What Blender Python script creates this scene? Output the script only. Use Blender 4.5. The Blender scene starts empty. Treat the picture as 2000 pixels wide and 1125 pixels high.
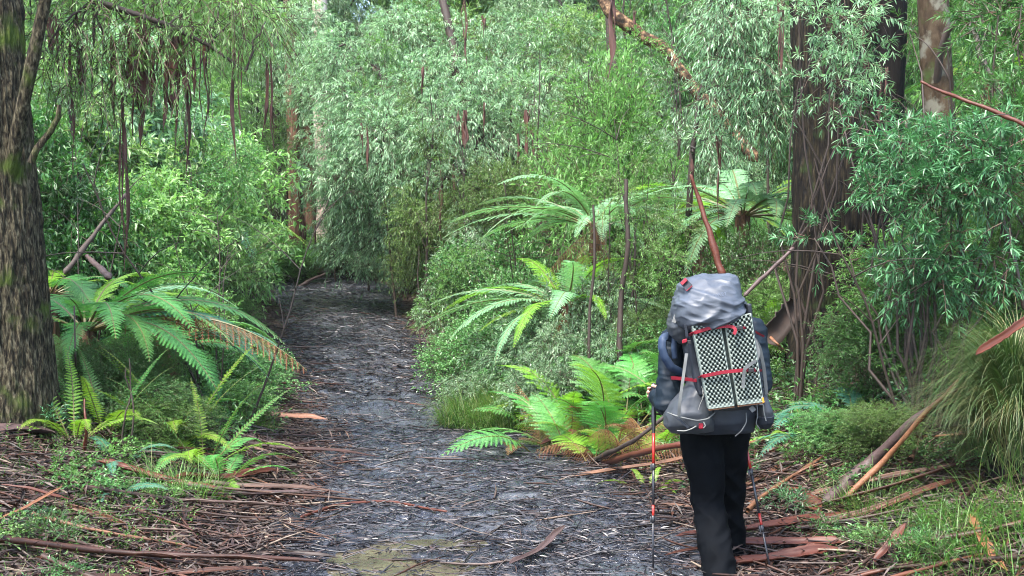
import bpy, math, random
import numpy as np
from mathutils import Vector, Matrix

# ------------------------------------------------------------------ camera, sky, sun, exposure
SC = bpy.context.scene
COL = SC.collection
FPX = 2222.0                      # focal length in pixels of the 2000 px wide frame (40 mm on 36 mm)
PITCH = math.radians(2.38)
CAMZ = 1.80
cam_d = bpy.data.cameras.new("camera"); cam = bpy.data.objects.new("camera", cam_d); COL.objects.link(cam)
cam_d.lens = 40.0; cam_d.sensor_width = 36.0; cam_d.clip_start = 0.1; cam_d.clip_end = 400
cam.location = (0, 0, CAMZ); cam.rotation_euler = (math.radians(90) - PITCH, 0, 0)
SC.camera = cam
SUN_EL, SUN_AZ = 62.0, 215.0      # azimuth clockwise from +Y: high, behind the camera on its left
W = bpy.data.worlds.new("World"); SC.world = W; W.use_nodes = True
wn = W.node_tree; bg = wn.nodes["Background"]
sky = wn.nodes.new("ShaderNodeTexSky"); sky.sky_type = 'NISHITA'; sky.sun_disc = False
sky.sun_elevation = math.radians(SUN_EL); sky.sun_rotation = math.radians(SUN_AZ)
sky.air_density = 1.0; sky.dust_density = 2.5; sky.ozone_density = 1.0
wn.links.new(sky.outputs[0], bg.inputs[0]); bg.inputs[1].default_value = 0.13
sd = bpy.data.lights.new("sun", 'SUN'); sun = bpy.data.objects.new("sun", sd); COL.objects.link(sun)
sd.energy = 1.5; sd.angle = math.radians(10); sd.color = (1.0, 0.96, 0.9)
az, el = math.radians(SUN_AZ), math.radians(SUN_EL)
sdir = Vector((math.sin(az) * math.cos(el), math.cos(az) * math.cos(el), math.sin(el)))
sun.rotation_euler = sdir.to_track_quat('Z', 'Y').to_euler()
vs = SC.view_settings
vs.view_transform = 'Standard'; vs.look = 'None'; vs.exposure = 2.8; vs.gamma = 1; vs.use_curve_mapping = False
SC.cycles.max_bounces = 7; SC.cycles.diffuse_bounces = 2; SC.cycles.glossy_bounces = 2
SC.cycles.transmission_bounces = 3; SC.cycles.transparent_max_bounces = 4
SC.cycles.use_denoising = True; SC.cycles.sample_clamp_indirect = 6; SC.cycles.pixel_filter_type = 'BLACKMAN_HARRIS'; SC.cycles.filter_width = 1.05
SC.cycles.caustics_reflective = False; SC.cycles.caustics_refractive = False

# ------------------------------------------------------------------ small maths
cp, sp = math.cos(PITCH), math.sin(PITCH)
def P(px, py, D):
    """the point at ground distance D (m along +Y) seen at photo pixel px, py"""
    a = (px - 1000) / FPX; b = (562.5 - py) / FPX
    dy = cp + b * sp; dz = b * cp - sp
    return np.array([a * D / dy, D, CAMZ + dz * D / dy])

def hash2(ix, iy, seed):
    h = (ix * 374761393 + iy * 668265263 + seed * 1442695041) & 0xffffffff
    h = ((h ^ (h >> 13)) * 1274126177) & 0xffffffff
    return ((h ^ (h >> 16)) & 0xffffff) / float(0xffffff)
def vn2(x, y, seed=0):
    x = np.asarray(x, float); y = np.asarray(y, float)
    ix = np.floor(x).astype(np.int64); iy = np.floor(y).astype(np.int64)
    fx = x - ix; fy = y - iy
    fx = fx * fx * (3 - 2 * fx); fy = fy * fy * (3 - 2 * fy)
    a = hash2(ix, iy, seed); b = hash2(ix + 1, iy, seed); c = hash2(ix, iy + 1, seed); d = hash2(ix + 1, iy + 1, seed)
    return (a + (b - a) * fx) * (1 - fy) + (c + (d - c) * fx) * fy
def vn3(x, y, z, seed=0):
    z = np.asarray(z, float)
    iz = np.floor(z).astype(np.int64); fz = z - iz; fz = fz * fz * (3 - 2 * fz)
    ix = np.floor(x).astype(np.int64); iy = np.floor(y).astype(np.int64)
    fx = x - ix; fy = y - iy
    fx = fx * fx * (3 - 2 * fx); fy = fy * fy * (3 - 2 * fy)
    def lay(k):
        kk = (iz + k) * 7919
        a = hash2(ix + kk, iy, seed); b = hash2(ix + 1 + kk, iy, seed); c = hash2(ix + kk, iy + 1, seed); d = hash2(ix + 1 + kk, iy + 1, seed)
        return (a + (b - a) * fx) * (1 - fy) + (c + (d - c) * fx) * fy
    A = lay(0)
    return A + (lay(1) - A) * fz
def nrm(v):
    return v / np.maximum(np.linalg.norm(v, axis=-1, keepdims=True), 1e-9)
def rnd_unit(rng, n):
    return nrm(rng.normal(size=(n, 3)))
UP = np.array([0., 0., 1.])

# path centre line and half width, as functions of y
YS = [0, 4, 6.1, 9.3, 12.1, 16, 19, 25, 28, 32, 40]
XC = [0.05, 0.0, -.07, -.34, -1.14, -2.15, -2.78, -3.95, -5.6, -9, -18]
HW = [1.6, 1.6, 1.45, 1.25, 1.05, .98, 1.06, 1.3, 1.25, 1.2, 1.2]
def path_x(y): return np.interp(y, YS, XC)
def path_w(y): return np.interp(y, YS, HW)
def base_z(y): return np.interp(y, [0, 13, 16, 19, 25, 35, 50, 95], [0, .02, .15, .35, .8, 1.7, 5.0, 19])
def T(x, y):
    """height of the forest floor"""
    x = np.asarray(x, float); y = np.asarray(y, float)
    d = np.abs(x - path_x(y)) - path_w(y)
    o = np.clip(d, 0, None)
    rise = np.where(o < 6, .28 * o * o / (o + .35), .28 * 36 / 6.35 + .12 * (o - 6))
    n = (vn2(x * .9, y * .9, 3) - .5) * .16 + (vn2(x * 3.1, y * 3.1, 4) - .5) * .05
    k = np.clip(d / .8 + .3, .12, 1)
    dip = -.05 * np.clip(-d / .25, 0, 1)
    return base_z(y) + rise + n * k + dip
def G(px, D):
    """ground point in photo column px at distance D"""
    x = (px - 1000) / FPX * D
    return np.array([x, D, float(T(x, D))])

# ------------------------------------------------------------------ mesh building
class MB:
    def __init__(s): s.V = []; s.n = 0; s.Q = []; s.Tr = []; s.sm = False
    def add(s, V, F, rnd=0.5, mat=0):
        V = np.asarray(V, float).reshape(-1, 3); F = np.asarray(F, np.int64)
        if len(F) == 0: return
        r = np.broadcast_to(np.asarray(rnd, float), (len(F),))
        m = np.broadcast_to(np.asarray(mat, int), (len(F),))
        (s.Q if F.shape[1] == 4 else s.Tr).append((F + s.n, r, m))
        s.V.append(V); s.n += len(V)
    def add2(s, V, F4, F3, r4=.5, r3=.5, mat=0):
        n0 = s.n
        s.add(V, F4, r4, mat)
        s.Tr.append((np.asarray(F3, np.int64) + n0, np.broadcast_to(np.asarray(r3, float), (len(F3),)), np.broadcast_to(np.asarray(mat, int), (len(F3),))))
    def build(s, name, mats, parent=None, smooth=False):
        me = bpy.data.meshes.new(name)
        V = np.concatenate(s.V)
        Fq = np.concatenate([q[0] for q in s.Q]) if s.Q else np.zeros((0, 4), np.int64)
        Ft = np.concatenate([q[0] for q in s.Tr]) if s.Tr else np.zeros((0, 3), np.int64)
        r = np.concatenate([q[1] for q in s.Q] + [q[1] for q in s.Tr]); m = np.concatenate([q[2] for q in s.Q] + [q[2] for q in s.Tr])
        nq, nt = len(Fq), len(Ft)
        me.vertices.add(len(V)); me.vertices.foreach_set("co", V.astype(np.float32).ravel())
        me.loops.add(nq * 4 + nt * 3)
        me.loops.foreach_set("vertex_index", np.concatenate([Fq.ravel(), Ft.ravel()]).astype(np.int32))
        me.polygons.add(nq + nt)
        st = np.concatenate([np.arange(nq) * 4, nq * 4 + np.arange(nt) * 3]).astype(np.int32)
        me.polygons.foreach_set("loop_start", st)
        me.polygons.foreach_set("material_index", m.astype(np.int32))
        me.polygons.foreach_set("use_smooth", np.full(nq + nt, smooth))
        a = me.attributes.new("rnd", 'FLOAT', 'FACE'); a.data.foreach_set("value", r.astype(np.float32))
        me.update(calc_edges=True)
        for mm in (mats if isinstance(mats, (list, tuple)) else [mats]): me.materials.append(mm)
        o = bpy.data.objects.new(name, me); COL.objects.link(o)
        if parent is not None: o.parent = parent
        return o

def empty(name, loc=(0, 0, 0), rz=0.0):
    o = bpy.data.objects.new(name, None); COL.objects.link(o)
    o.location = tuple(float(v) for v in loc); o.rotation_euler = (0, 0, rz); o.empty_display_size = .2
    return o
def tag(o, label=None, cat=None, group=None, kind=None):
    for k, v in (("label", label), ("category", cat), ("group", group), ("kind", kind)):
        if v: o[k] = v
    return o
def kids(o): return [c for c in COL.objects if c.parent == o]
KID = {}
def copy_tree(o, parent=None):
    c = o.copy(); COL.objects.link(c); c.parent = parent
    ks = KID.get(o.name)
    if ks is None: ks = KID[o.name] = [k.name for k in o.children]
    KID[c.name] = [copy_tree(bpy.data.objects[k], c).name for k in ks]
    return c
def place(o, loc, rz=0., sc=1., tilt=(0, 0)):
    o.location = tuple(float(v) for v in loc); o.rotation_euler = (tilt[0], tilt[1], rz)
    o.scale = (sc, sc, sc) if np.isscalar(sc) else sc
    return o

def tubes(mb, pts, rad, sides=5, rnd=0.5, mat=0):
    """n swept tubes: pts (n,k,3), rad (n,k)"""
    pts = np.asarray(pts, float); rad = np.asarray(rad, float)
    if pts.ndim == 2: pts = pts[None]; rad = rad[None]
    n, k, _ = pts.shape
    t = np.gradient(pts, axis=1); t = nrm(t)
    mt = nrm(t.mean(axis=1))
    ref = np.where(np.abs(mt[:, 2:3]) > .8, np.array([[0., 1., 0.]]), np.array([[0., 0., 1.]]))[:, None, :]
    u = nrm(np.cross(t, np.broadcast_to(ref, t.shape))); v = np.cross(u, t)
    a = np.arange(sides) * 2 * np.pi / sides
    V = pts[:, :, None, :] + rad[:, :, None, None] * (u[:, :, None, :] * np.cos(a)[None, None, :, None] + v[:, :, None, :] * np.sin(a)[None, None, :, None])
    idx = np.arange(n * k * sides).reshape(n, k, sides)
    A = idx[:, :-1, :]; B = np.roll(idx, -1, 2)[:, :-1, :]; C = np.roll(idx, -1, 2)[:, 1:, :]; Dd = idx[:, 1:, :]
    F = np.stack([A, B, C, Dd], -1).reshape(-1, 4)
    r = np.broadcast_to(np.asarray(rnd, float), (n,)) if np.ndim(rnd) else np.full(n, rnd)
    mb.add(V.reshape(-1, 3), F, np.repeat(r, (k - 1) * sides), mat)

def leaves(mb, B, D, L, Wd, rnd, mat=0, rng=None, curved=False, fold=.18, droop=.12):
    """many single leaves: base B, direction D (unit), length L, width Wd"""
    n = len(B)
    if n == 0: return
    L = np.broadcast_to(L, (n,))[:, None]; Wd = np.broadcast_to(Wd, (n,))[:, None]
    U = nrm(UP + .55 * rnd_unit(rng, n))
    S = nrm(np.cross(D, U)); N = np.cross(S, D)
    if not curved:
        V = np.stack([B, B + D * L * .45 + S * Wd * .5 + N * Wd * fold, B + D * L - N * L * droop, B + D * L * .45 - S * Wd * .5 + N * Wd * fold], 1)
        F = np.arange(n * 4).reshape(n, 4)
        mb.add(V.reshape(-1, 3), F, rnd, mat)
    else:
        f = N * Wd * fold
        V = np.stack([B, B + D * L * .28 + S * Wd * .46 + f, B + D * L * .28, B + D * L * .28 - S * Wd * .46 + f,
                      B + D * L * .66 + S * Wd * .38 + f - N * L * droop * .4, B + D * L * .66 - N * L * droop * .4, B + D * L * .66 - S * Wd * .38 + f - N * L * droop * .4,
                      B + D * L - N * L * droop], 1)
        o = np.arange(n)[:, None] * 8
        F3 = np.concatenate([o + [0, 1, 2], o + [0, 2, 3], o + [4, 7, 5], o + [5, 7, 6]]); F4 = np.concatenate([o + [1, 4, 5, 2], o + [2, 5, 6, 3]])
        r = np.broadcast_to(rnd, (n,))
        mb.add2(V.reshape(-1, 3), F4, F3, np.tile(r, 2), np.tile(r, 4), mat)

def sprigs(mb, rng, base, dirn, tl, m, L, Wd, ang=50, droop=.25, grav=.2, mat=0, tmat=1, tr=.003, curved=False, rbase=None, star=False, bunch=0.0, tsides=3):
    """twigs with leaves set along them"""
    n = len(base); tl = np.broadcast_to(tl, (n,))
    tt = np.linspace(0, 1, 4)
    pts = base[:, None, :] + dirn[:, None, :] * (tl[:, None] * tt[None])[..., None] - UP * (droop * tl[:, None] * tt[None] ** 2)[..., None]
    if tr > 0:
        tubes(mb, pts, tr * np.linspace(1, .4, 4)[None].repeat(n, 0), tsides, rng.random(n), tmat)
    t = rng.random((n, m)) * (1 - .08) + .08
    if bunch: t = 1 - (1 - t) * (1 - bunch)
    t[:, 0] = 1.0
    b = base[:, None, :] + dirn[:, None, :] * (tl[:, None] * t)[..., None] - UP * (droop * tl[:, None] * t ** 2)[..., None]
    tan = nrm(dirn[:, None, :] - UP * (2 * droop * t)[..., None])
    q = rng.normal(size=(n, m, 3)); q -= (q * tan).sum(-1, keepdims=True) * tan; q = nrm(q)
    a = np.radians(ang + rng.normal(0, 12, (n, m)))[..., None]
    d = tan * np.cos(a) + q * np.sin(a) - UP * grav
    d[:, 0] = tan[:, 0]
    d = nrm(d)
    rb = (rng.random(n) if rbase is None else rbase)[:, None]
    r = np.clip(.55 * rb + .45 * rng.random((n, m)), 0, 1)
    Ls = L * (rng.uniform(.65, 1.2, (n, m)))
    leaves(mb, b.reshape(-1, 3), d.reshape(-1, 3), Ls.ravel(), Wd * rng.uniform(.75, 1.15, n * m), r.ravel(), mat, rng, curved)

def pad_sprigs(mb, rng, pads, ntw, tl, m, L, Wd, shell=.45, upb=.25, rand=.7, gap=.38, gapf=1.6, **kw):
    """pads: rows of cx,cy,cz,rx,ry,rz"""
    pads = np.asarray(pads, float)
    vol = pads[:, 3] * pads[:, 4] + pads[:, 3] * pads[:, 5] + pads[:, 4] * pads[:, 5]
    cnt = np.maximum(1, (ntw * vol / vol.sum()).astype(int))
    ids = np.repeat(np.arange(len(pads)), cnt)
    n = len(ids); p = pads[ids]
    q = rnd_unit(rng, n)
    f = (shell + (1 - shell) * rng.random(n) ** .7)[:, None]
    lump = (.75 + .5 * vn3(q[:, 0] * 2.2 + ids * 3.7, q[:, 1] * 2.2 + 50, q[:, 2] * 2.2 + 9, 5))[:, None]
    base = p[:, :3] + q * p[:, 3:6] * f * lump
    g = vn3(base[:, 0] * gapf + 100, base[:, 1] * gapf + 100, base[:, 2] * gapf + 100, 8)
    k = g > gap * rng.uniform(.8, 1.15, n)
    base = base[k]; q = q[k]; ids = ids[k]; n = len(base)
    d = nrm(q + rnd_unit(rng, n) * rand + UP * upb)
    rb = np.clip(vn3(base[:, 0] * 1.1, base[:, 1] * 1.1, base[:, 2] * 1.1, 21) * .6 + rng.random(n) * .4, 0, 1)
    sprigs(mb, rng, base, d, tl * rng.uniform(.6, 1.25, n), m, L, Wd, rbase=rb, **kw)
    return base

def limb_tubes(mb, rng, A, B, r0, r1, sag=.12, k=7, sides=6, mat=0, wob=.05):
    A = np.atleast_2d(A).astype(float); B = np.atleast_2d(B).astype(float); n = len(A)
    t = np.linspace(0, 1, k)[None, :, None]
    ln = np.linalg.norm(B - A, axis=1)[:, None, None]
    pts = A[:, None] * (1 - t) + B[:, None] * t + UP * (sag * ln * np.sin(np.pi * t))
    pts = pts + (rng.normal(size=(n, k, 3)) * wob * ln) * np.sin(np.pi * t) ** .5 * .6
    tubes(mb, pts, (np.broadcast_to(r0, (n,))[:, None] * (1 - t[..., 0]) + np.broadcast_to(r1, (n,))[:, None] * t[..., 0]), sides, rng.random(n), mat)

# ------------------------------------------------------------------ materials
def new_mat(name):
    m = bpy.data.materials.new(name); m.use_nodes = True
    nt = m.node_tree; nt.nodes.clear()
    out = nt.nodes.new("ShaderNodeOutputMaterial")
    return m, nt, out
def ramp(nt, cols, fac=None, interp='LINEAR'):
    r = nt.nodes.new("ShaderNodeValToRGB"); cr = r.color_ramp; cr.interpolation = interp
    pos = np.linspace(0, 1, len(cols)) if len(cols[0]) == 3 else [c[3] for c in cols]
    while len(cr.elements) < len(cols): cr.elements.new(.5)
    for e, c, p in zip(cr.elements, cols, pos): e.position = p
    for e, c, p in zip(cr.elements, cols, pos): e.position = p; e.color = (c[0], c[1], c[2], 1)
    if fac is not None: nt.links.new(fac, r.inputs[0])
    return r.outputs[0]
def attr(nt, name="rnd"):
    a = nt.nodes.new("ShaderNodeAttribute"); a.attribute_name = name; return a.outputs["Fac"]
def noise(nt, scale, detail=4, vec=None, rough=.55, out="Fac", dist=0.):
    n = nt.nodes.new("ShaderNodeTexNoise"); n.inputs["Scale"].default_value = scale; n.inputs["Detail"].default_value = detail
    n.inputs["Roughness"].default_value = rough; n.inputs["Distortion"].default_value = dist
    if vec is not None: nt.links.new(vec, n.inputs["Vector"])
    return n.outputs[out]
def mapping(nt, scale=(1, 1, 1), src="Object"):
    c = nt.nodes.new("ShaderNodeTexCoord"); mp = nt.nodes.new("ShaderNodeMapping"); mp.inputs["Scale"].default_value = scale
    nt.links.new(c.outputs[src], mp.inputs["Vector"]); return mp.outputs[0]
def mixc(nt, a, b, f, mode='MIX'):
    m = nt.nodes.new("ShaderNodeMix"); m.data_type = 'RGBA'; m.blend_type = mode
    for s, v in ((m.inputs[6], a), (m.inputs[7], b), (m.inputs[0], f)):
        if hasattr(v, "links"): nt.links.new(v, s)
        elif np.isscalar(v): s.default_value = v
        else: s.default_value = (v[0], v[1], v[2], 1)
    return m.outputs[2]
def princ(nt, base, rough=.6, spec=.5, bump=None, bstr=.4, bdist=.01, metal=0, sheen=0, coat=0):
    b = nt.nodes.new("ShaderNodeBsdfPrincipled")
    def put(s, v):
        if hasattr(v, "links"): nt.links.new(v, s)
        elif np.isscalar(v): s.default_value = v
        else: s.default_value = (v[0], v[1], v[2], 1)
    put(b.inputs["Base Color"], base); put(b.inputs["Roughness"], rough); put(b.inputs["Specular IOR Level"], spec); put(b.inputs["Metallic"], metal)
    if sheen: b.inputs["Sheen Weight"].default_value = sheen
    if coat: b.inputs["Coat Weight"].default_value = coat; b.inputs["Coat Roughness"].default_value = .15
    if bump is not None:
        bp = nt.nodes.new("ShaderNodeBump"); bp.inputs["Strength"].default_value = bstr; bp.inputs["Distance"].default_value = bdist
        nt.links.new(bump, bp.inputs["Height"]); nt.links.new(bp.outputs[0], b.inputs["Normal"])
    return b.outputs[0]
def leaf_mat(name, cols, rough=.42, transl=.35, spec=.5, tcol=(1.05, 1.25, .65)):
    m, nt, out = new_mat(name)
    oi = nt.nodes.new("ShaderNodeObjectInfo")
    c = ramp(nt, cols, attr(nt))
    hs = nt.nodes.new("ShaderNodeHueSaturation")
    mr = nt.nodes.new("ShaderNodeMapRange"); mr.inputs[3].default_value = .8; mr.inputs[4].default_value = 1.2
    nt.links.new(oi.outputs["Random"], mr.inputs[0]); nt.links.new(mr.outputs[0], hs.inputs["Value"]); nt.links.new(c, hs.inputs["Color"])
    mh = nt.nodes.new("ShaderNodeMapRange"); mh.inputs[3].default_value = .488; mh.inputs[4].default_value = .512
    nt.links.new(oi.outputs["Random"], mh.inputs[0]); nt.links.new(mh.outputs[0], hs.inputs["Hue"])
    c = hs.outputs[0]
    p = princ(nt, c, rough, spec)
    t = nt.nodes.new("ShaderNodeBsdfTranslucent")
    tc = mixc(nt, c, tcol, 1.0, 'MULTIPLY'); nt.links.new(tc, t.inputs[0])
    mx = nt.nodes.new("ShaderNodeMixShader"); mx.inputs[0].default_value = transl
    nt.links.new(p, mx.inputs[1]); nt.links.new(t.outputs[0], mx.inputs[2]); nt.links.new(mx.outputs[0], out.inputs[0])
    return m
def bark_mat(name, cols, sc=(14, 14, 2.2), nsc=1., rough=.8, bstr=.7, bdist=.02, moss=None, spots=None, spec=.3):
    m, nt, out = new_mat(name)
    v = mapping(nt, sc)
    n1 = noise(nt, nsc * 1.6, 8, v, .62, dist=.4)
    n2 = noise(nt, 1.1, 5, mapping(nt, (1, 1, .6)))
    c = ramp(nt, cols, n1)
    c = mixc(nt, c, (.5, .5, .5), n2, 'OVERLAY')
    if spots:
        s = ramp(nt, [(0, 0, 0, .52), (1, 1, 1, .62)], noise(nt, spots[1], 5, mapping(nt, (1, 1, .8))))
        c = mixc(nt, c, spots[0], s)
    if moss:
        s = ramp(nt, [(0, 0, 0, moss[1]), (1, 1, 1, moss[1] + .12)], noise(nt, 3.2, 6, mapping(nt)))
        c = mixc(nt, c, moss[0], s)
    s = princ(nt, c, rough, spec * .5, n1, bstr, bdist); nt.links.new(s, out.inputs[0])
    return m
def plain_mat(name, cols, nscale=20, rough=.6, spec=.5, stretch=(1, 1, 1), bstr=.3, bdist=.003, use='noise', sheen=0, metal=0, coat=0, var=0):
    m, nt, out = new_mat(name)
    n = noise(nt, nscale, 6, mapping(nt, stretch))
    if use == 'noise': f = n
    elif use == 'attr': f = attr(nt)
    else:
        oi = nt.nodes.new("ShaderNodeObjectInfo"); f = oi.outputs["Random"]
    c = ramp(nt, cols, f)
    if use != 'noise': c = mixc(nt, c, ramp(nt, [(.25, .25, .25, .3), (1.6, 1.6, 1.6, .72)], n), .8, 'MULTIPLY')
    s = princ(nt, c, rough, spec, n, bstr, bdist, metal, sheen, coat); nt.links.new(s, out.inputs[0])
    return m

M = {}
M['silver'] = leaf_mat('silver_green_leaf', [(.035, .08, .035), (.13, .24, .12), (.29, .42, .25), (.5, .63, .44)], rough=.34, transl=.35, tcol=(1, 1.25, .8))
M['olive'] = leaf_mat('olive_fine_leaf', [(.035, .065, .018), (.1, .18, .045), (.22, .33, .1)], rough=.45, transl=.35)
M['bright'] = leaf_mat('bright_green_leaf', [(.04, .1, .022), (.14, .29, .075), (.31, .51, .2)], rough=.38, transl=.4)
M['fresh'] = leaf_mat('fresh_blue_green_leaf', [(.025, .08, .02), (.1, .25, .07), (.27, .49, .2)], rough=.34, transl=.35, tcol=(1, 1.3, .7))
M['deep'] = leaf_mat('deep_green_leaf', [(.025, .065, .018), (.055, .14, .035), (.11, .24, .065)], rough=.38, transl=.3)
M['needle'] = leaf_mat('needle_leaf', [(.018, .06, .02), (.055, .16, .055), (.14, .33, .14)], rough=.35, transl=.25, tcol=(1, 1.3, .8))
M['far'] = leaf_mat('far_crown_leaf', [(.09, .19, .08), (.17, .32, .15), (.27, .44, .23), (.4, .56, .34)], rough=.4, transl=.4)
M['farlime'] = leaf_mat('far_lime_leaf', [(.11, .22, .07), (.22, .38, .13), (.36, .55, .25)], rough=.4, transl=.45)
M['fern'] = leaf_mat('fern_pinna', [(.05, .19, .035), (.1, .3, .065), (.17, .41, .12)], rough=.36, transl=.35)
M['fernpale'] = leaf_mat('pale_fern_pinna', [(.13, .29, .12), (.21, .41, .2), (.32, .54, .32)], rough=.5, transl=.35)
M['fernlime'] = leaf_mat('lime_fern_pinna', [(.12, .26, .02), (.2, .38, .035), (.32, .5, .07)], rough=.4, transl=.45)
M['fernblue'] = leaf_mat('blue_green_fern_pinna', [(.03, .12, .07), (.06, .2, .12), (.11, .28, .18)], rough=.4, transl=.3, tcol=(1, 1.3, .8))
M['ferndead'] = leaf_mat('dead_fern_pinna', [(.11, .045, .018), (.22, .1, .045), (.42, .27, .15)], rough=.7, transl=.2, spec=.2, tcol=(1.2, 1, .6))
M['rachis'] = plain_mat('fern_stem', [(.05, .035, .01), (.16, .15, .04)], rough=.5)
M['twig'] = plain_mat('thin_twig', [(.025, .014, .008), (.09, .05, .03)], rough=.7, use='attr')
M['grass'] = leaf_mat('grass_blade', [(.03, .09, .015), (.07, .18, .03), (.13, .27, .06), (.25, .24, .11)], rough=.45, transl=.4)
M['straw'] = leaf_mat('straw_blade', [(.035, .09, .025), (.07, .14, .04), (.15, .15, .06), (.28, .22, .1)], rough=.5, transl=.25)
M['mossy'] = leaf_mat('ground_cover_leaf', [(.03, .08, .014), (.07, .16, .03), (.16, .27, .06)], rough=.5, transl=.35)
M['bark_l'] = bark_mat('furrowed_grey_brown_bark', [(.005, .004, .003, .36), (.024, .019, .011, .46), (.055, .046, .026, .54), (.14, .12, .075, .66)], sc=(36, 36, 9), bstr=1.0, bdist=.03, moss=((.05, .075, .012), .56))
M['bark_d'] = bark_mat('dark_stringy_bark', [(.001, .0008, .0006, .36), (.005, .0035, .0025, .45), (.014, .0105, .0055, .56), (.046, .036, .02, .7)], sc=(26, 26, 3.2), bstr=1.0, bdist=.03, moss=((.02, .035, .008), .6))
M['char'] = bark_mat('charred_bark', [(.003, .003, .003, .3), (.01, .008, .007, .6), (.03, .022, .018, .8)], sc=(12, 12, 1.5), rough=.9)
M['bark_m'] = bark_mat('mottled_smooth_bark', [(.012, .007, .004, .3), (.035, .023, .013, .5), (.07, .05, .03, .7)], sc=(7, 7, 3), bstr=.5, spots=((.11, .105, .08), 7.), moss=((.03, .05, .012), .58))
M['bark_p'] = bark_mat('pale_gum_bark', [(.3, .2, .15, .3), (.5, .4, .34, .5), (.62, .56, .5, .7)], sc=(4, 4, .5), bstr=.2)
M['bark_f'] = bark_mat('far_brown_bark', [(.02, .012, .008, .3), (.09, .05, .03, .5), (.2, .12, .08, .72)], sc=(8, 8, .8))
M['bark_log'] = bark_mat('weathered_log_bark', [(.012, .008, .005, .38), (.06, .035, .02, .52), (.22, .14, .075, .64)], sc=(9, 9, 9))
M['stem'] = plain_mat('dark_stem', [(.012, .008, .006), (.05, .03, .02)], nscale=14, rough=.7)
M['hang'] = plain_mat('hanging_bark', [(.015, .007, .005), (.07, .026, .018), (.15, .065, .045)], nscale=9, stretch=(6, 6, .7), rough=.65)
M['strip'] = plain_mat('wet_bark_strip', [(.008, .005, .004), (.035, .017, .011), (.07, .042, .031), (.018, .010, .007), (.05, .017, .009), (.08, .026, .012), (.02, .011, .008), (.12, .055, .028), (.045, .03, .024)], nscale=7, stretch=(.8, 9, 9), rough=.5, spec=.3, use='object')
M['litter'] = plain_mat('litter_pieces', [(.006, .004, .003), (.018, .010, .007), (.05, .026, .017), (.026, .018, .015), (.06, .022, .011), (.02, .012, .010), (.05, .03, .025), (.10, .075, .06), (.012, .008, .007), (.04, .015, .01), (.2, .155, .11)], nscale=25, rough=.5, spec=.3, use='attr', bstr=.1)
M['muddy'] = plain_mat('mud_coated_shreds', [(.006, .006, .008), (.014, .012, .014), (.03, .026, .028), (.01, .01, .012), (.055, .034, .028), (.06, .056, .06), (.015, .013, .015), (.008, .008, .009), (.03, .026, .028), (.01, .01, .012), (.07, .055, .045)], nscale=25, rough=.42, spec=.55, use='attr', bstr=.1)

# ------------------------------------------------------------------ ground, path, puddle
def grid_mesh(name, X, Y, Z, mat, smooth=True):
    h, w = X.shape
    mb = MB(); i = np.arange(h * w).reshape(h, w)
    F = np.stack([i[:-1, :-1], i[:-1, 1:], i[1:, 1:], i[1:, :-1]], -1).reshape(-1, 4)
    mb.add(np.stack([X, Y, Z], -1).reshape(-1, 3), F)
    return mb.build(name, mat, None, smooth)

def ground_material():
    m, nt, out = new_mat('forest_soil')
    v = mapping(nt)
    n1 = noise(nt, 9, 8, v, .7); n2 = noise(nt, 1.3, 5, v)
    c = ramp(nt, [(.012, .008, .006, .3), (.045, .028, .02, .5), (.09, .06, .04, .62), (.14, .1, .07, .8)], n1)
    g = ramp(nt, [(0, 0, 0, .5), (1, 1, 1, .62)], n2)
    c = mixc(nt, c, ramp(nt, [(.02, .045, .01), (.05, .1, .02)], n1), g)
    s = princ(nt, c, .75, .3, n1, .8, .03); nt.links.new(s, out.inputs[0]); return m
def mud_material():
    m, nt, out = new_mat('wet_black_mud')
    v = mapping(nt)
    n1 = noise(nt, 26, 9, v, .72, dist=.8); n2 = noise(nt, 2.2, 5, v, .6); n3 = noise(nt, 70, 5, mapping(nt, (.5, 1.3, 1)), .7)
    c = ramp(nt, [(.006, .006, .009, .36), (.026, .028, .036, .5), (.07, .074, .09, .66)], n1)
    c = mixc(nt, c, (.085, .09, .10), ramp(nt, [(0, 0, 0, .48), (.7, .7, .7, .64)], n2))
    r = ramp(nt, [(.1, .1, .1, .35), (.28, .28, .28, .62)], n2)
    hm = mixc(nt, n1, n3, .25)
    s = princ(nt, c, r, 1.0, hm, .8, .022); nt.links.new(s, out.inputs[0]); return m
def water_material():
    m, nt, out = new_mat('muddy_water')
    n1 = noise(nt, 5, 4, mapping(nt)); n2 = noise(nt, 14, 3, mapping(nt))
    c = ramp(nt, [(.035, .03, .022, .35), (.10, .085, .055, .7)], n1)
    s = princ(nt, c, .14, .8, n2, .3, .008); nt.links.new(s, out.inputs[0]); return m
M['soil'] = ground_material(); M['mud'] = mud_material(); M['water'] = water_material()

def warp(lo, mid0, mid1, hi, n0, nm, n1):
    a = mid0 - (mid0 - lo) * (np.linspace(1, 0, n0, endpoint=False) ** 1.6)
    b = np.linspace(mid0, mid1, nm, endpoint=False)
    c = mid1 + (hi - mid1) * (np.linspace(0, 1, n1) ** 1.7)
    return np.concatenate([a, b, c])
gx = warp(-90, -7, 7, 90, 60, 280, 60); gy = warp(-14, 3, 24, 110, 24, 400, 90)
GX, GY = np.meshgrid(gx, gy)
ground = grid_mesh('ground', GX, GY, T(GX, GY), M['soil']); tag(ground, 'leaf strewn forest floor rising on both sides of the track', 'ground', kind='structure')

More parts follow.
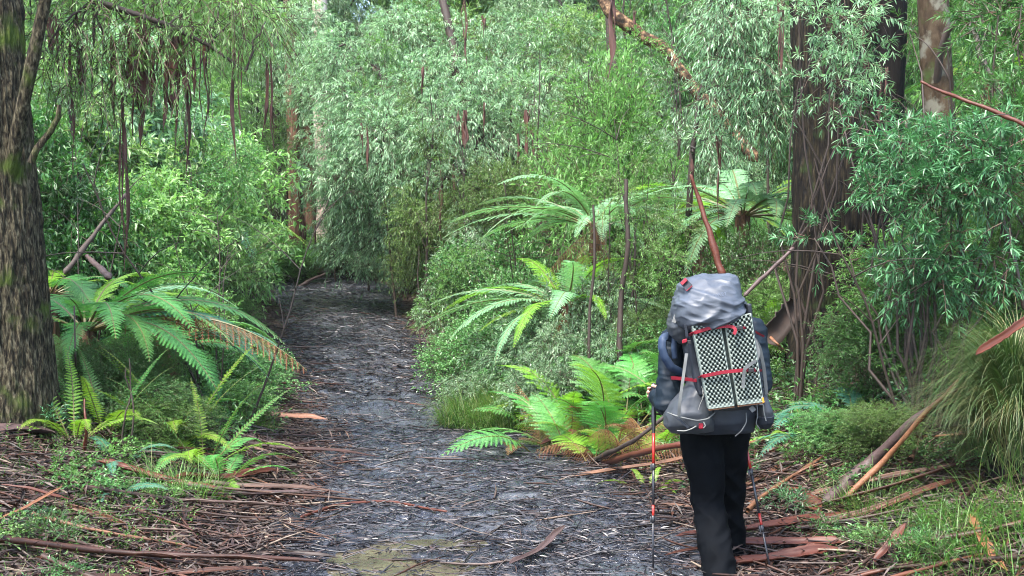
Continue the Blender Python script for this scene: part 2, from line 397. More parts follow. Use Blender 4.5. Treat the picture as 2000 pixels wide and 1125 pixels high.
def mud_relief(x, y):
    r = (vn2(x * 2.1, y * 2.1, 31) - .5) * .05 + (vn2(x * 6.3, y * 5.3, 32) - .5) * .032 + (vn2(x * 17, y * 15, 33) - .5) * .016
    w = path_w(y); u = (x - path_x(y)) / w
    r -= .012 * np.exp(-((u - .28) / .3) ** 2) + .010 * np.exp(-((u + .35) / .25) ** 2)
    # the hollow in the near middle that holds the water
    r -= .062 * np.clip(vn2(x * 4.3, y * 3.1, 35) * 1.5 - .32, 0, 1) * np.exp(-(((x + .42) / .6) ** 2 + ((y - 6.3) / .45) ** 2))
    return r
def path_z(x, y):
    u = np.abs(x - path_x(y)) / path_w(y)
    return base_z(y) + .012 + mud_relief(x, y) - .15 * np.clip(u - .92, 0, None)
py = np.concatenate([np.arange(3.0, 12, .022), np.arange(12, 31, .05)])
pu = np.linspace(-1.22, 1.22, 190)
PY, PU = np.meshgrid(py, pu, indexing='ij')
PX = path_x(PY) + PU * path_w(PY)
path = grid_mesh('path', PX, PY, path_z(PX, PY), M['mud']); tag(path, 'wet black mud walking track winding away between the trees', 'path', kind='structure')

wx, wy = np.meshgrid(np.linspace(-1.25, .45, 40), np.linspace(5.3, 7.1, 40))
puddle = grid_mesh('puddle', wx, wy, np.full_like(wx, .0030) - .05 * np.clip(((wx + .42) / .62) ** 2 + ((wy - 6.3) / .5) ** 2 - 1, 0, 1), M['water']); tag(puddle, 'shallow murky yellow brown puddle in the middle of the near muddy track', 'puddle', kind='structure')

def film_material():
    m, nt, out = new_mat('dark_surface_water')
    n2 = noise(nt, 30, 4, mapping(nt)); s = princ(nt, (.05, .055, .066), .2, 1.0, n2, .6, .012); nt.links.new(s, out.inputs[0]); return m
fy_ = np.arange(4.5, 27, .12); FY, FU = np.meshgrid(fy_, np.linspace(-.97, .97, 24), indexing='ij'); FX = path_x(FY) + FU * path_w(FY)
film = grid_mesh('water_film', FX, FY, base_z(FY) - .009, film_material()); tag(film, 'thin dark water lying in the hollows of the muddy track', 'water', kind='structure')
def surf(x, y):
    d = np.abs(x - path_x(y)) / path_w(y)
    return np.where(d < 1.0, np.maximum(path_z(x, y), T(x, y)), T(x, y))

# ------------------------------------------------------------------ litter too fine to count
rng = np.random.default_rng(11)
def scatter(n, f, ymin=4.6, ymax=24, p=1.0):
    """n points, denser near the camera, thinned by f(x, y) in 0..1"""
    y = ymin * (ymax / ymin) ** (rng.random(n * 3) ** p)
    x = (rng.random(n * 3) * 2 - 1) * (y * .5 + .4)
    k = rng.random(n * 3) < f(x, y)
    return x[k][:n], y[k][:n]
def edge_d(x, y): return np.abs(x - path_x(y)) - path_w(y)
def flakes(name, n, f, L, Wd, mat, label, cat, dirx=.5, lift=.03, ymax=24, rr=(0, 1), ymin=4.6, tilt=.35):
    x, y = scatter(n, f, ymin, ymax); n = len(x)
    a = rng.normal(0, dirx, n) + np.where(rng.random(n) < .25, rng.uniform(0, 3.1, n), 0)
    D = nrm(np.stack([np.cos(a), np.sin(a), rng.normal(0, tilt * .5, n)], -1))
    B = np.stack([x, y, surf(x, y) + rng.random(n) * lift + .003], -1)
    mb = MB(); ln = L * rng.uniform(.4, 1.6, n) ** 1.3; B -= D * ln[:, None] * .5; B[:, 2] += np.abs(D[:, 2]) * ln * .5
    leaves(mb, B, D, ln, Wd * rng.uniform(.5, 1.5, n), rng.uniform(rr[0], rr[1], n), 0, rng, False, .25, .05)
    return tag(mb.build(name, mat), label, cat, kind='stuff')
inpath = lambda x, y: np.clip(-edge_d(x, y) / .35 + .35, 0, 1)
outpath = lambda x, y: np.clip(edge_d(x, y) / .5 + .75, 0, 1) * np.clip(1.6 - edge_d(x, y) * .25, .1, 1)
drypath = lambda x, y: inpath(x, y) * np.where(path_z(x, y) - base_z(y) > -.008, 1, .75)
flakes('mud_shreds', 30000, drypath, .07, .010, M['muddy'], 'dark sodden leaf and bark shreds trodden into the track', 'mud litter', .9, .010)
flakes('far_mud_shreds', 9000, inpath, .13, .022, M['muddy'], 'dark sodden shreds covering the far stretch of the track', 'mud litter', .8, .012, ymin=13, ymax=28)
flakes('leaf_litter', 56000, outpath, .08, .015, M['litter'], 'brown fallen leaves and bark flakes beside the track', 'leaf litter', 1.1, .06, tilt=.7)

def sticks(name, n, f, L, R, mat, label, cat, dirx=.45, lift=.06, ymax=22):
    x, y = scatter(n, f, 4.6, ymax); n = len(x)
    a = rng.normal(0, dirx, n) + np.where(rng.random(n) < .2, rng.uniform(0, 3.1, n), 0)
    ln = L * rng.uniform(.35, 1.6, n); t = np.linspace(-.5, .5, 5)
    ca, sa = np.cos(a)[:, None], np.sin(a)[:, None]; bend = rng.normal(0, .07, n)[:, None] * ln[:, None] * (1 - 4 * t[None] ** 2)
    X = x[:, None] + ca * t * ln[:, None] - sa * bend; Y = y[:, None] + sa * t * ln[:, None] + ca * bend
    Z = surf(X, Y); Z = .5 * Z + .5 * Z.mean(1, keepdims=True) + (rng.random(n) * lift + .005)[:, None] + t * rng.normal(0, .12, n)[:, None] * ln[:, None]
    r = (R * rng.uniform(.4, 1.5, n))[:, None] * np.array([[.6, 1, 1, .8, .35]])
    mb = MB(); tubes(mb, np.stack([X, Y, Z], -1), r, 5, rng.random(n)); return tag(mb.build(name, mat, None, True), label, cat, kind='stuff')
edgy = lambda x, y: np.clip(edge_d(x, y) / .6 + .75, .03, 1) * np.clip(1.5 - edge_d(x, y) * .3, .06, 1)
sticks('twig_litter', 8500, edgy, .36, .0055, M['litter'], 'fine fallen twigs and bark ribbons lying beside the track', 'twig litter')
sticks('path_twigs', 2300, drypath, .30, .0045, M['muddy'], 'thin dark twigs pressed into the wet mud of the track', 'twig litter', .5, .01)

# ------------------------------------------------------------------ peeled bark strips and fallen sticks, one object each
def strip_mesh(name, L, Wd, arc, bend, twist, seed, fork=False):
    g = np.random.default_rng(seed); k = 22; t = np.linspace(0, 1, k); mb = MB()
    prof = (np.clip(t / .1, 0, 1) ** .6) * (np.clip((1 - t) / .22, .06, 1) ** .8) * (.85 + .3 * vn2(t * 5, t * 0, seed))
    th = .004; m = 7
    a = np.linspace(-.5, .5, m)
    ring = []
    R = Wd / max(arc, .3)
    for sgn in (0, 1):
        aa = a if sgn == 0 else a[::-1]
        ring += [(aa[j] * arc, R - (th if sgn else 0)) for j in range(m)]
    V = np.zeros((k, 2 * m, 3))
    for i in range(k):
        tw = twist * t[i] + .3 * (vn2(t[i] * 3, 5, seed) - .5)
        for j, (an, r) in enumerate(ring):
            y0 = r * math.sin(an) * prof[i] * (1 + .5 * (float(vn2(t[i] * 26, 3 + 5 * (an > 0), seed)) - .5) * abs(an / arc * 2) ** 2 * .8); z0 = (R * 1. - r * math.cos(an)) * prof[i]
            y1 = y0 * math.cos(tw) - z0 * math.sin(tw); z1 = y0 * math.sin(tw) + z0 * math.cos(tw)
            V[i, j] = ((t[i] - .5) * L, y1 + bend * L * (4 * (t[i] - .5) ** 2 - .33) + .02 * L * (vn2(t[i] * 4, 9, seed) - .5), abs(z1) + .006 + .04 * L * (vn2(t[i] * 2.5, 2, seed) - .4))
    i = np.arange(k * 2 * m).reshape(k, 2 * m)
    F = np.stack([i[:-1], np.roll(i, -1, 1)[:-1], np.roll(i, -1, 1)[1:], i[1:]], -1).reshape(-1, 4)
    mb.add(V.reshape(-1, 3), F)
    return mb
def stick_mb(L, R, seed, forks=1):
    g = np.random.default_rng(seed); k = 14; t = np.linspace(0, 1, k); mb = MB()
    pts = np.stack([(t - .5) * L, L * .09 * (vn2(t * 3, 1, seed) - .5) + L * np.clip(g.normal(0, .04), -.07, .07) * (4 * (t - .5) ** 2), R + L * .05 * vn2(t * 2.5, 7, seed)], -1)
    tubes(mb, pts[None], (R * (1.1 - .7 * t) * (.7 + .6 * vn2(t * 13, 3, seed)))[None], 8)
    for f in range(forks):
        i = g.integers(4, 10); q = np.linspace(0, 1, 6)[:, None]; s = g.choice([-1, 1])
        d = np.array([.8, .5 * s, .12]) * L * g.uniform(.15, .32)
        tubes(mb, (pts[i] + d * q + UP * .02 * np.sin(q * 3) * L * .3)[None], (R * .5 * (1 - .7 * q[:, 0]))[None], 6)
    return mb
def make_kind(mb, name, mat):
    return mb.build(name, mat, None, True)
def lay_on(o, x, y, a, L, lift=0., sc=1.0, roll=0.):
    c, s = math.cos(a), math.sin(a); h = L * sc * .4
    z0 = float(surf(x - c * h, y - s * h)); z1 = float(surf(x + c * h, y + s * h)); zc = float(surf(x, y))
    pitch = math.atan2(z1 - z0, 2 * h)
    o.rotation_euler = (Matrix.Rotation(a, 4, 'Z') @ Matrix.Rotation(-pitch, 4, 'Y') @ Matrix.Rotation(roll, 4, 'X')).to_euler()
    o.location = (x, y, max(zc, (z0 + z1) / 2) + lift); o.scale = (sc, sc, sc)
protos = []
SP = [(1.3, .05, 2.2, .04, .5), (.9, .035, 1.6, -.06, .9), (1.7, .06, 2.6, .03, .3), (.7, .05, 1.2, .08, 1.2), (1.1, .028, 2.9, -.05, .4), (.55, .06, 1.0, .02, .8), (1.4, .035, 3.6, .06, .2), (.8, .022, 3.0, .1, .7)]
for i, (L, w_, arc, b, tw) in enumerate(SP): protos.append((strip_mesh('s', L, w_, arc, b, tw, 40 + i), L))
r3 = np.random.default_rng(77)
used = {}
for i in range(235):
    for _try in range(60):
        y = 4.9 * (14.5 / 4.9) ** (r3.random() ** 1.15); x = (r3.random() * 2 - 1) * (y * .47)
        e = float(edge_d(x, y))
        side = x > path_x(y)
        if .3 < x < 2.2 and y < 5.95: continue
        pr = (np.clip(e / .4 + .7, .04, 1) * np.clip(1.5 - e * (.62 if side else .42), .06, 1))
        if y > 9.5 and (e > 1.1): pr *= .3
        if r3.random() < pr: break
    j = int(r3.integers(len(protos)))
    mbp, L = protos[j]
    if j not in used:
        o = make_kind(mbp, 'bark_strip', M['strip']); used[j] = o
    else:
        o = used[j].copy(); COL.objects.link(o)
    a = r3.normal(0.05 if x > 0 else -.05, .33) + (r3.uniform(0, 3.1) if r3.random() < .14 else 0)
    sc = r3.uniform(.55, 1.15)
    if e < 0: sc *= .75
    lay_on(o, x, y, a, L, r3.random() * .03 + (.0 if e < 0 else .01), sc, r3.choice([0, 0, 3.14]) + r3.normal(0, .25))
    if e < 0.05: lab, gr = 'peeled bark strip lying on the wet mud of the track itself', 'bark strips on the track'
    elif x > path_x(y): lab, gr = 'peeled brown bark strip lying in the litter right of the track', 'bark strips right of the track'
    else: lab, gr = 'peeled brown bark strip lying in the litter left of the track', 'bark strips left of the track'
    tag(o, lab, 'bark strip', gr)
skp = [(1.2, .016), (.8, .012), (1.6, .02), (1.0, .009)]
for j, (L, R) in enumerate(skp):
    base = None
    for i in range(14):
        for _try in range(60):
            y = 5.0 * (13 / 5.) ** r3.random(); x = (r3.random() * 2 - 1) * (y * .46); e = float(edge_d(x, y))
            if r3.random() < np.clip(e / .4 + .5, .03, 1) * np.clip(1.4 - e * .5, .1, 1): break
        if base is None: o = base = make_kind(stick_mb(L, R, 90 + j, j % 3), 'fallen_stick', M['strip'])
        else: o = base.copy(); COL.objects.link(o)
        lay_on(o, x, y, r3.normal(0, .5) + (1.4 if r3.random() < .2 else 0), L, .015 + r3.random() * .03, r3.uniform(.6, 1.1))
        if e < .05: lab, gr = 'thin dark stick lying across the muddy track', 'sticks on the track'
        elif x > path_x(y): lab, gr = 'thin fallen stick lying in the litter right of the track', 'sticks right of the track'
        else: lab, gr = 'thin fallen stick lying in the litter left of the track', 'sticks left of the track'
        tag(o, lab, 'stick', gr)
# the ones that stand out
def hero_strip(p0, p1, w_, arc, label, mat, seed, name='bark_strip', bend=.03, lift=.02, roll=0, tw=.4):
    A = np.array(p0, float); B = np.array(p1, float); d = B - A; L = float(np.linalg.norm(d))
    o = make_kind(strip_mesh('h', L, w_, arc, bend, tw, seed), name, mat)
    a = math.atan2(d[1], d[0]); pitch = math.asin(d[2] / L)
    o.rotation_euler = (Matrix.Rotation(a, 4, 'Z') @ Matrix.Rotation(-pitch, 4, 'Y') @ Matrix.Rotation(roll, 4, 'X')).to_euler()
    o.location = tuple((A + B) / 2 + UP * lift); tag(o, label, 'bark strip'); return o
def GP(px, py, lift=0.):
    """forest floor point seen at pixel px, py"""
    D = 4.5
    for _ in range(4000):
        q = P(px, py, D)
        if q[2] <= float(surf(q[0], q[1])) + lift: return q
        D += .01
    return q
M['tan'] = plain_mat('fresh_tan_bark', [(.05, .02, .010), (.17, .07, .03), (.3, .15, .07)], nscale=6, stretch=(.6, 12, 12), rough=.5)
M['red'] = plain_mat('red_bark', [(.02, .008, .006), (.07, .019, .010), (.13, .042, .02)], nscale=6, stretch=(.6, 12, 12), rough=.5, spec=.3)
M['grey'] = plain_mat('purple_grey_bark', [(.02, .012, .011), (.06, .038, .034), (.11, .075, .067)], nscale=5, stretch=(.6, 10, 10), rough=.5, spec=.3)
hero_strip(GP(480, 815, .02), GP(640, 826, .02), .13, 1.4, 'broad orange inner bark slab on the left edge of the track', M['tan'], 5, bend=.0)
hero_strip(GP(1095, 868, .03), GP(1262, 800, .05), .17, 1.2, 'broad pale tan bark slab lying beside the fern near the hiker', M['tan'], 6, bend=-.02)
hero_strip(GP(1060, 880, .03), GP(1240, 815, .05), .10, 1.8, 'dark red bark slab under the tan one beside the fern', M['red'], 7)
hero_strip(GP(185, 905, .06), GP(465, 985, .03), .11, 2.0, 'long red brown half pipe of bark beside the small left ferns', M['red'], 8, bend=.02)
hero_strip(GP(345, 948, .03), GP(560, 930, .03), .10, 2.4, 'red brown curled bark lying just above the long grey one', M['red'], 9)
hero_strip(GP(350, 960, .03), GP(640, 972, .02), .07, 2.4, 'long grey brown curled bark reaching from the left onto the track', M['grey'], 10)
hero_strip(GP(0, 850, .05), GP(110, 852, .05), .16, 1.6, 'broad purple grey bark slab at the foot of the left trunk', M['grey'], 12)
hero_strip(GP(1320, 1060, .02), GP(1660, 1010, .03), .075, 2.5, 'broad red bark strip just behind the hiker at the trousers', M['red'], 13)
hero_strip(GP(1400, 1075, .02), GP(1680, 1068, .03), .09, 2., 'dark red bark strip right of the trousers near the pole tip', M['red'], 14)
hero_strip(GP(1540, 960, .02), GP(1600, 1010, .03), .13, 1., 'crumpled red bark piece beside the right trekking pole', M['red'], 15)
hero_strip(GP(1000, 1115, .02), GP(1110, 1040, .03), .06, 2.3, 'grey brown bark strip angled across the near track', M['grey'], 16)
hero_strip(GP(1420, 1118, .02), GP(1640, 1085, .02), .11, 2.3, 'broad wet brown bark sheet at the lower right of the hiker', M['red'], 17)
hero_strip(GP(1890, 1010, .12), GP(1960, 1125, .06), .05, 1.5, 'orange bark strip poking from the grass in the lower right', M['tan'], 18)
hero_strip(GP(1710, 1110, .03), GP(1770, 1030, .15), .05, 1.5, 'dark curled bark strip standing in the lower right grass', M['red'], 19)
hero_strip(GP(560, 812, .02), GP(470, 850, .03), .06, 2, 'dark fallen bark strip beside the orange slab on the left edge', M['grey'], 20)
hero_strip(GP(0, 1030, .1), GP(125, 960, .16), .03, 2.4, 'orange brown curved bark strip lying on the grass at far left', M['tan'], 21)
hero_strip(GP(0, 955, .12), GP(140, 985, .1), .035, 2.6, 'brown thin bark ribbon crossing above the grass at far left', M['red'], 22)

# long branches leaning on the right bank
def pole(name, pts, r0, r1, mat, label, cat, sides=9, group=None, k=24, wob=.01):
    pts = np.array(pts, float); s = np.concatenate([[0], np.cumsum(np.linalg.norm(np.diff(pts, axis=0), axis=1))]); s /= s[-1]
    t = np.linspace(0, 1, k); q = np.stack([np.interp(t, s, pts[:, i]) for i in range(3)], -1)
    for _ in range(2): q[1:-1] = (q[:-2] + 2 * q[1:-1] + q[2:]) / 4
    q += (np.stack([vn2(t * 9, t * 0 + i, len(label) * 7) for i in range(3)], -1) - .5) * wob
    rr = (r0 + (r1 - r0) * t) * (.82 + .36 * vn2(t * 14, t * 0, 3))
    e0, e1 = nrm(q[0] - q[1]), nrm(q[-1] - q[-2])
    q = np.concatenate([[q[0] + e0 * r0 * 1.2, q[0] + e0 * r0 * .6], q, [q[-1] + e1 * r1 * .9, q[-1] + e1 * r1 * 1.6]]); rr = np.concatenate([[r0 * .08, r0 * .62], rr, [r1 * .6, r1 * .06]])
    mb = MB(); tubes(mb, q[None], rr[None], sides)
    return tag(mb.build(name, mat, None, True), label, cat, group)
pole('fallen_branch', [GP(1605, 990, .03), GP(1700, 905, .1), P(1790, 820, 7.0), P(1862, 765, 6.9)], .052, .024, M['grey'], 'thick purple grey peeled branch leaning up into the tussock', 'branch')
pole('fallen_branch', [GP(1640, 985, .02), P(1720, 905, 7.05), P(1800, 815, 6.85), P(1870, 745, 6.8)], .022, .012, M['tan'], 'thin orange branch lying against the thick grey one', 'branch')
pole('fallen_branch', [GP(1590, 965, .02), GP(1640, 955, .05), GP(1700, 945, .06)], .03, .012, M['grey'], 'short dark branch at the foot of the thick grey one', 'branch')
pole('fallen_branch', [GP(1180, 905, .03), P(1262, 880, 7.5), P(1330, 868, 7.2)], .024, .02, M['red'], 'smooth brown branch lying just left of the hiker at hip height', 'branch')
pole('fallen_branch', [GP(1160, 898, .03), P(1240, 860, 7.8), P(1300, 815, 7.7)], .022, .014, M['stem'], 'dark branch rising behind the left trekking pole', 'branch')
pole('fallen_branch', [GP(590, 1010, .02), GP(660, 985, .03), GP(760, 978, .02), GP(870, 1000, .02)], .012, .008, M['red'], 'long bent brown stick lying across the near track', 'branch')

# ------------------------------------------------------------------ trunks
def trunk_mb(pts, rad, sides=56, k=150, ridge=.03, freq=9, zf=2.2, seed=1, flare=.0, lobes=0):
    pts = np.array(pts, float); rad = np.array(rad, float)
    s = np.concatenate([[0], np.cumsum(np.linalg.norm(np.diff(pts, axis=0), axis=1))]); L = s[-1]; t = np.linspace(0, L, k)
    q = np.stack([np.interp(t, s, pts[:, i]) for i in range(3)], -1)
    for _ in range(6): q[1:-1] = (q[:-2] + 2 * q[1:-1] + q[2:]) / 4
    r = np.interp(t, s, rad) + flare * np.exp(-t / .35)
    a = np.arange(sides) * 2 * np.pi / sides
    A, TT = np.meshgrid(a, t)
    ca, sa = np.cos(A), np.sin(A)
    n = vn3(ca * freq * .5 + 20, sa * freq * .5 + 20, TT * zf, seed); n2 = vn3(ca * freq * 1.3 + 20, sa * freq * 1.3 + 20, TT * zf * 2.1, seed + 1)
    big = vn3(ca * 1.2 + 20, sa * 1.2 + 20, TT * .8, seed + 2)
    R = r[:, None] * (1 + (big - .5) * .16) + ridge * (np.abs(n - .5) * 2 - .4) + ridge * .6 * (n2 - .5)
    if lobes: R += flare * .5 * np.cos(A * lobes + 1) * np.exp(-TT / .5)
    V = q[:, None, :] + R[..., None] * np.stack([ca, sa, ca * 0], -1)
    i = np.arange(k * sides).reshape(k, sides); mb = MB()
    F = np.stack([i[:-1], np.roll(i, -1, 1)[:-1], np.roll(i, -1, 1)[1:], i[1:]], -1).reshape(-1, 4)
    mb.add(V.reshape(-1, 3), F); return mb

# 1 the furrowed trunk at the left edge
g0 = G(-5, 8.0)
ltree = empty('tree', g0); tag(ltree, 'thick furrowed grey brown trunk filling the left edge of the view', 'tree')
def rel(a, o): return [np.array(p, float) - np.array(o) for p in a]
def sub(mb, o):
    for v in mb.V: v -= np.array(o)
    return mb
mb = trunk_mb([P(0, 880, 8.0), P(5, 780, 8), P(-5, 500, 8), P(-25, 200, 8.05), P(-38, -60, 8.1), P(-45, -400, 8.2)], [.36, .34, .30, .275, .25, .22], sides=230, k=620, ridge=.026, freq=30, zf=5.5, flare=.05, seed=4)
sub(mb, g0).build('trunk', M['bark_l'], ltree, True)
mb = trunk_mb([P(-10, 480, 8.0), P(22, 330, 7.86), P(46, 200, 7.76), P(70, 90, 7.7), P(95, -30, 7.65), P(125, -200, 7.6)], [.04, .055, .045, .04, .036, .03], sides=30, k=120, ridge=.01, seed=9)
sub(mb, g0).build('limb', M['bark_l'], ltree, True)
mb = MB(); tubes(mb, np.array([P(60, 318, 7.7), P(72, 290, 7.7), P(100, 255, 7.7), P(114, 228, 7.7), P(116, 205, 7.7)])[None], np.array([[.028, .024, .022, .02, .014]]), 8)
sub(mb, g0).build('broken_limb', M['bark_l'], ltree, True)
g1 = G(-160, 9.6)
mb = trunk_mb([P(-60, 860, 9.0), P(-62, 500, 9.0), P(-75, 0, 9.), P(-80, -300, 9)], [.3, .27, .25, .24], sides=60, k=160, ridge=.03, freq=12, seed=14)
o = sub(mb, g0).build('trunk', M['bark_l'], ltree, True)

# 2 the dark stringybark right of the hiker
g2 = G(1615, 10.6)
dtree = empty('tree', g2); tag(dtree, 'massive dark fibrous trunk standing right of the hiker', 'tree')
mb = trunk_mb([P(1625, 730, 10.6), P(1630, 640, 10.6), P(1632, 400, 10.6), P(1630, 150, 10.7), P(1632, -50, 10.8), P(1640, -300, 11)], [.41, .39, .385, .39, .42, .42], sides=170, k=420, ridge=.038, freq=20, zf=2.2, flare=.06, seed=22, lobes=5)
sub(mb, g2).build('trunk', M['bark_d'], dtree, True)
mb = trunk_mb([P(1690, 700, 10.85), P(1692, 400, 10.85), P(1690, 200, 10.8), P(1695, 100, 10.8), P(1700, -50, 10.8), P(1710, -300, 10.9)], [.36, .34, .34, .34, .33, .33], sides=70, k=200, ridge=.04, freq=9, zf=.8, seed=25)
sub(mb, g2).build('charred_stem', M['char'], dtree, True)
# ribbons of bark hanging on it
# 3 the mottled trunk
g3 = G(1855, 10.2)
mtree = empty('tree', g3); tag(mtree, 'slim mottled tan and grey trunk behind the prickly shrub', 'tree')
mb = trunk_mb([P(1868, 690, 10.2), P(1850, 430, 10.2), P(1832, 200, 10.2), P(1822, 0, 10.2), P(1815, -300, 10.2)], [.17, .14, .135, .135, .13], sides=48, k=160, ridge=.006, freq=5, seed=31)
sub(mb, g3).build('trunk', M['bark_m'], mtree, True)
mb = MB(); tubes(mb, np.array([P(1830, 160, 10.1), P(1835, 110, 10), P(1850, 60, 9.9), P(1880, 30, 9.8), P(1905, 70, 9.7), P(1915, 110, 9.6), P(1945, 165, 9.5), P(1975, 215, 9.4)])[None], np.array([[.035, .034, .032, .03, .028, .026, .022, .018]]), 8)
sub(mb, g3).build('limb', M['stem'], mtree, True)
# 4 pale gums further back
for px_, D_, r_, mk, lab in ((1743, 26, .2, 'bark_p', 'pale pinkish white gum trunk far behind the dark trunk'), (1786, 22, .16, 'char', 'dark mossy trunk just right of the pale gum'), (1712, 19, .15, 'bark_f', 'brown fibrous trunk just left of the pale gum'), (610, 29, .24, 'bark_f', 'brown trunk with hanging bark where the track ends'), (632, 27.5, .2, 'bark_p', 'pinkish smooth trunk where the track ends'), (575, 28, .17, 'bark_f', 'dark brown trunk left of the others where the track ends')):
    g = G(px_, D_); tr = empty('tree', g); tag(tr, lab, 'tree')
    mb = trunk_mb([g - UP * .2, g + UP * 2 + [.05, 0, 0], g + UP * 5 - [.06, 0, 0], g + UP * 12], [r_ * 1.15, r_, r_ * .95, r_ * .8], sides=28, k=60, ridge=.02, seed=int(px_))
    sub(mb, g).build('trunk', M[mk], tr, True)
# 5 diagonal dead trunk and the dark one it leans past
pole('dead_tree', [P(1140, -60, 16.5), P(1190, 12, 16.3), P(1300, 105, 16), P(1345, 160, 15.8), P(1450, 270, 15.4), P(1475, 300, 15.2)], .09, .08, M['bark_log'], 'dead tree trunk leaning diagonally high above the ferns', 'dead tree', 14, k=60, wob=.12)
g5 = G(1198, 17.5); t5 = empty('tree', g5); tag(t5, 'slender dark red trunk crossing the leaning dead one', 'tree')
sub(trunk_mb([g5, P(1205, 300, 17.5), P(1200, 130, 17.5), P(1193, 60, 17.5), P(1186, -60, 17.5)], [.12, .11, .1, .07, .06], sides=20, k=60, ridge=.012, seed=5), g5).build('trunk', M['stem'], t5, True)

# ------------------------------------------------------------------ the silver wattle in the middle
rw = np.random.default_rng(5)
gw = G(1003, 20.5); wat = empty('wattle_tree', gw); tag(wat, 'big silvery green wattle with layered drooping foliage above the bend', 'tree')
WP = []
def pad(px, py, D, rx, ry=None, rz=None):
    c = P(px, py, D); WP.append([*c, rx, ry or rx, rz or rx * .5])
for a in [(700, 110, 22, .9), (820, 60, 21.5, .9), (950, 110, 21, 1.1), (1080, 90, 21, .9), (640, 175, 22.5, .7), (740, 190, 21, 1.), (860, 170, 20, 1.), (1000, 215, 19.4, 1.1), (1110, 190, 20, .9), (1190, 250, 19.5, .8),
          (690, 265, 20.5, .9), (790, 270, 19.5, 1.), (905, 265, 19, .9), (1120, 290, 19, .8), (650, 340, 21, .6), (725, 350, 20, .9), (825, 345, 19.5, .8), (1040, 320, 20.5, .8), (660, 410, 21, .55), (730, 430, 20.6, .85), (700, 490, 21.5, .7), (1215, 180, 20.5, .9), (600, 130, 24, .9), (560, 60, 25, 1.), (765, 480, 21, .6)]:
    pad(a[0], a[1], a[2], a[3], a[3] * .85, a[3] * .52)
mb = MB()
sub_pads = []
for p in WP:
    for j in range(7):
        q = rnd_unit(rw, 1)[0]; sub_pads.append([*(np.array(p[:3]) + q * np.array(p[3:]) * .75), p[3] * .42, p[4] * .42, p[5] * .5])
pad_sprigs(mb, rw, np.array(WP + sub_pads), 13000, .34, 12, .105, .017, shell=.5, upb=.3, rand=.75, gap=.36, gapf=1.9, ang=42, droop=.45, grav=.35, bunch=.25, tr=.004)
print('wattle faces', mb.n)
sub(mb, gw).build('crown', [M['silver'], M['twig']], wat)
mb = trunk_mb([gw - UP * .2, P(1005, 460, 20.5), P(985, 370, 20.4), P(960, 300, 20.4), P(900, 150, 20.6), P(850, -60, 21)], [.2, .17, .15, .13, .1, .06], sides=24, k=70, ridge=.015, seed=41)
sub(mb, gw).build('trunk', M['stem'], wat, True)
mb = MB()
fork = P(985, 390, 20.3)
limb_tubes(mb, rw, np.repeat(fork[None], len(WP), 0), np.array(WP)[:, :3], .055, .012, sag=.1)
tubes(mb, np.array([P(1000, 430, 20.4), P(940, 380, 20), P(905, 350, 19.8), P(895, 320, 19.8), P(880, 300, 19.8)])[None], np.array([[.09, .085, .075, .06, .04]]), 8)
tubes(mb, np.array([P(895, 350, 19.7), P(870, 370, 19.5), P(850, 372, 19.4), P(832, 362, 19.4), P(825, 372, 19.4)])[None], np.array([[.05, .04, .035, .03, .02]]), 7)
sub(mb, gw).build('limb', M['stem'], wat, True)

# ------------------------------------------------------------------ general trees and shrubs
def tree_proto(seed, H, R, zc, npad, pr, ntw, tl, m, L, Wd, mat, tr=.09, tmat='stem', droop=.4, sq=.55, **kw):
    g = np.random.default_rng(seed)
    root = empty('tree'); pads = []
    for i in range(npad):
        h = zc + (H - zc) * (i + g.random()) / npad
        u = (h - zc) / (H - zc); rr = R * (1 - .75 * u ** 1.6) * g.random() ** .55
        a = g.random() * 6.28; s = pr * g.uniform(.6, 1.25) * (1 - .3 * u)
        pads.append([rr * math.cos(a), rr * math.sin(a), h, s, s, s * sq])
    pads = np.array(pads); mb = MB()
    pad_sprigs(mb, g, pads, ntw, tl, m, L, Wd, droop=droop, **kw)
    tz = np.linspace(0, 1, 6); tp = np.stack([(g.random(6) - .5) * .06 * H * tz, (g.random(6) - .5) * .06 * H * tz, tz * H * .93], -1)
    t = trunk_mb(tp, tr * (1.1 - .85 * tz), sides=16, k=40, ridge=tr * .12, seed=seed)
    A = np.stack([np.interp(pads[:, 2] * .72, tp[:, 2], tp[:, i]) for i in range(3)], -1)
    limb_tubes(t, g, A, pads[:, :3], tr * .35, tr * .08, sag=.06)
    t.build('trunk', M[tmat], root, True); mb.build('crown', [M[mat], M['twig']], root)
    return root
def shrub_proto(name, seed, R, H, npad, pr, ntw, tl, m, L, Wd, mat, stems=7, sr=.009, sq=.7, low=.25, **kw):
    g = np.random.default_rng(seed); root = empty(name); pads = []
    for i in range(npad):
        a = g.random() * 6.28; rr = R * g.random() ** .6; h = H * (low + (.95 - low) * g.random() * (1 - .45 * (rr / R) ** 2))
        s = pr * g.uniform(.6, 1.2); pads.append([rr * math.cos(a), rr * math.sin(a), h, s, s, s * sq])
    pads = np.array(pads); mb = MB()
    pad_sprigs(mb, g, pads, ntw, tl, m, L, Wd, **kw)
    st = MB(); k = min(npad, stems * 3)
    A = np.stack([g.normal(0, .06 * R, k), g.normal(0, .06 * R, k), np.full(k, -.05)], -1)
    limb_tubes(st, g, A, pads[:k, :3], sr, sr * .3, sag=-.03, wob=.07)
    st.build('stem', M['stem'], root, True); mb.build('foliage', [M[mat], M['twig']], root)
    return root

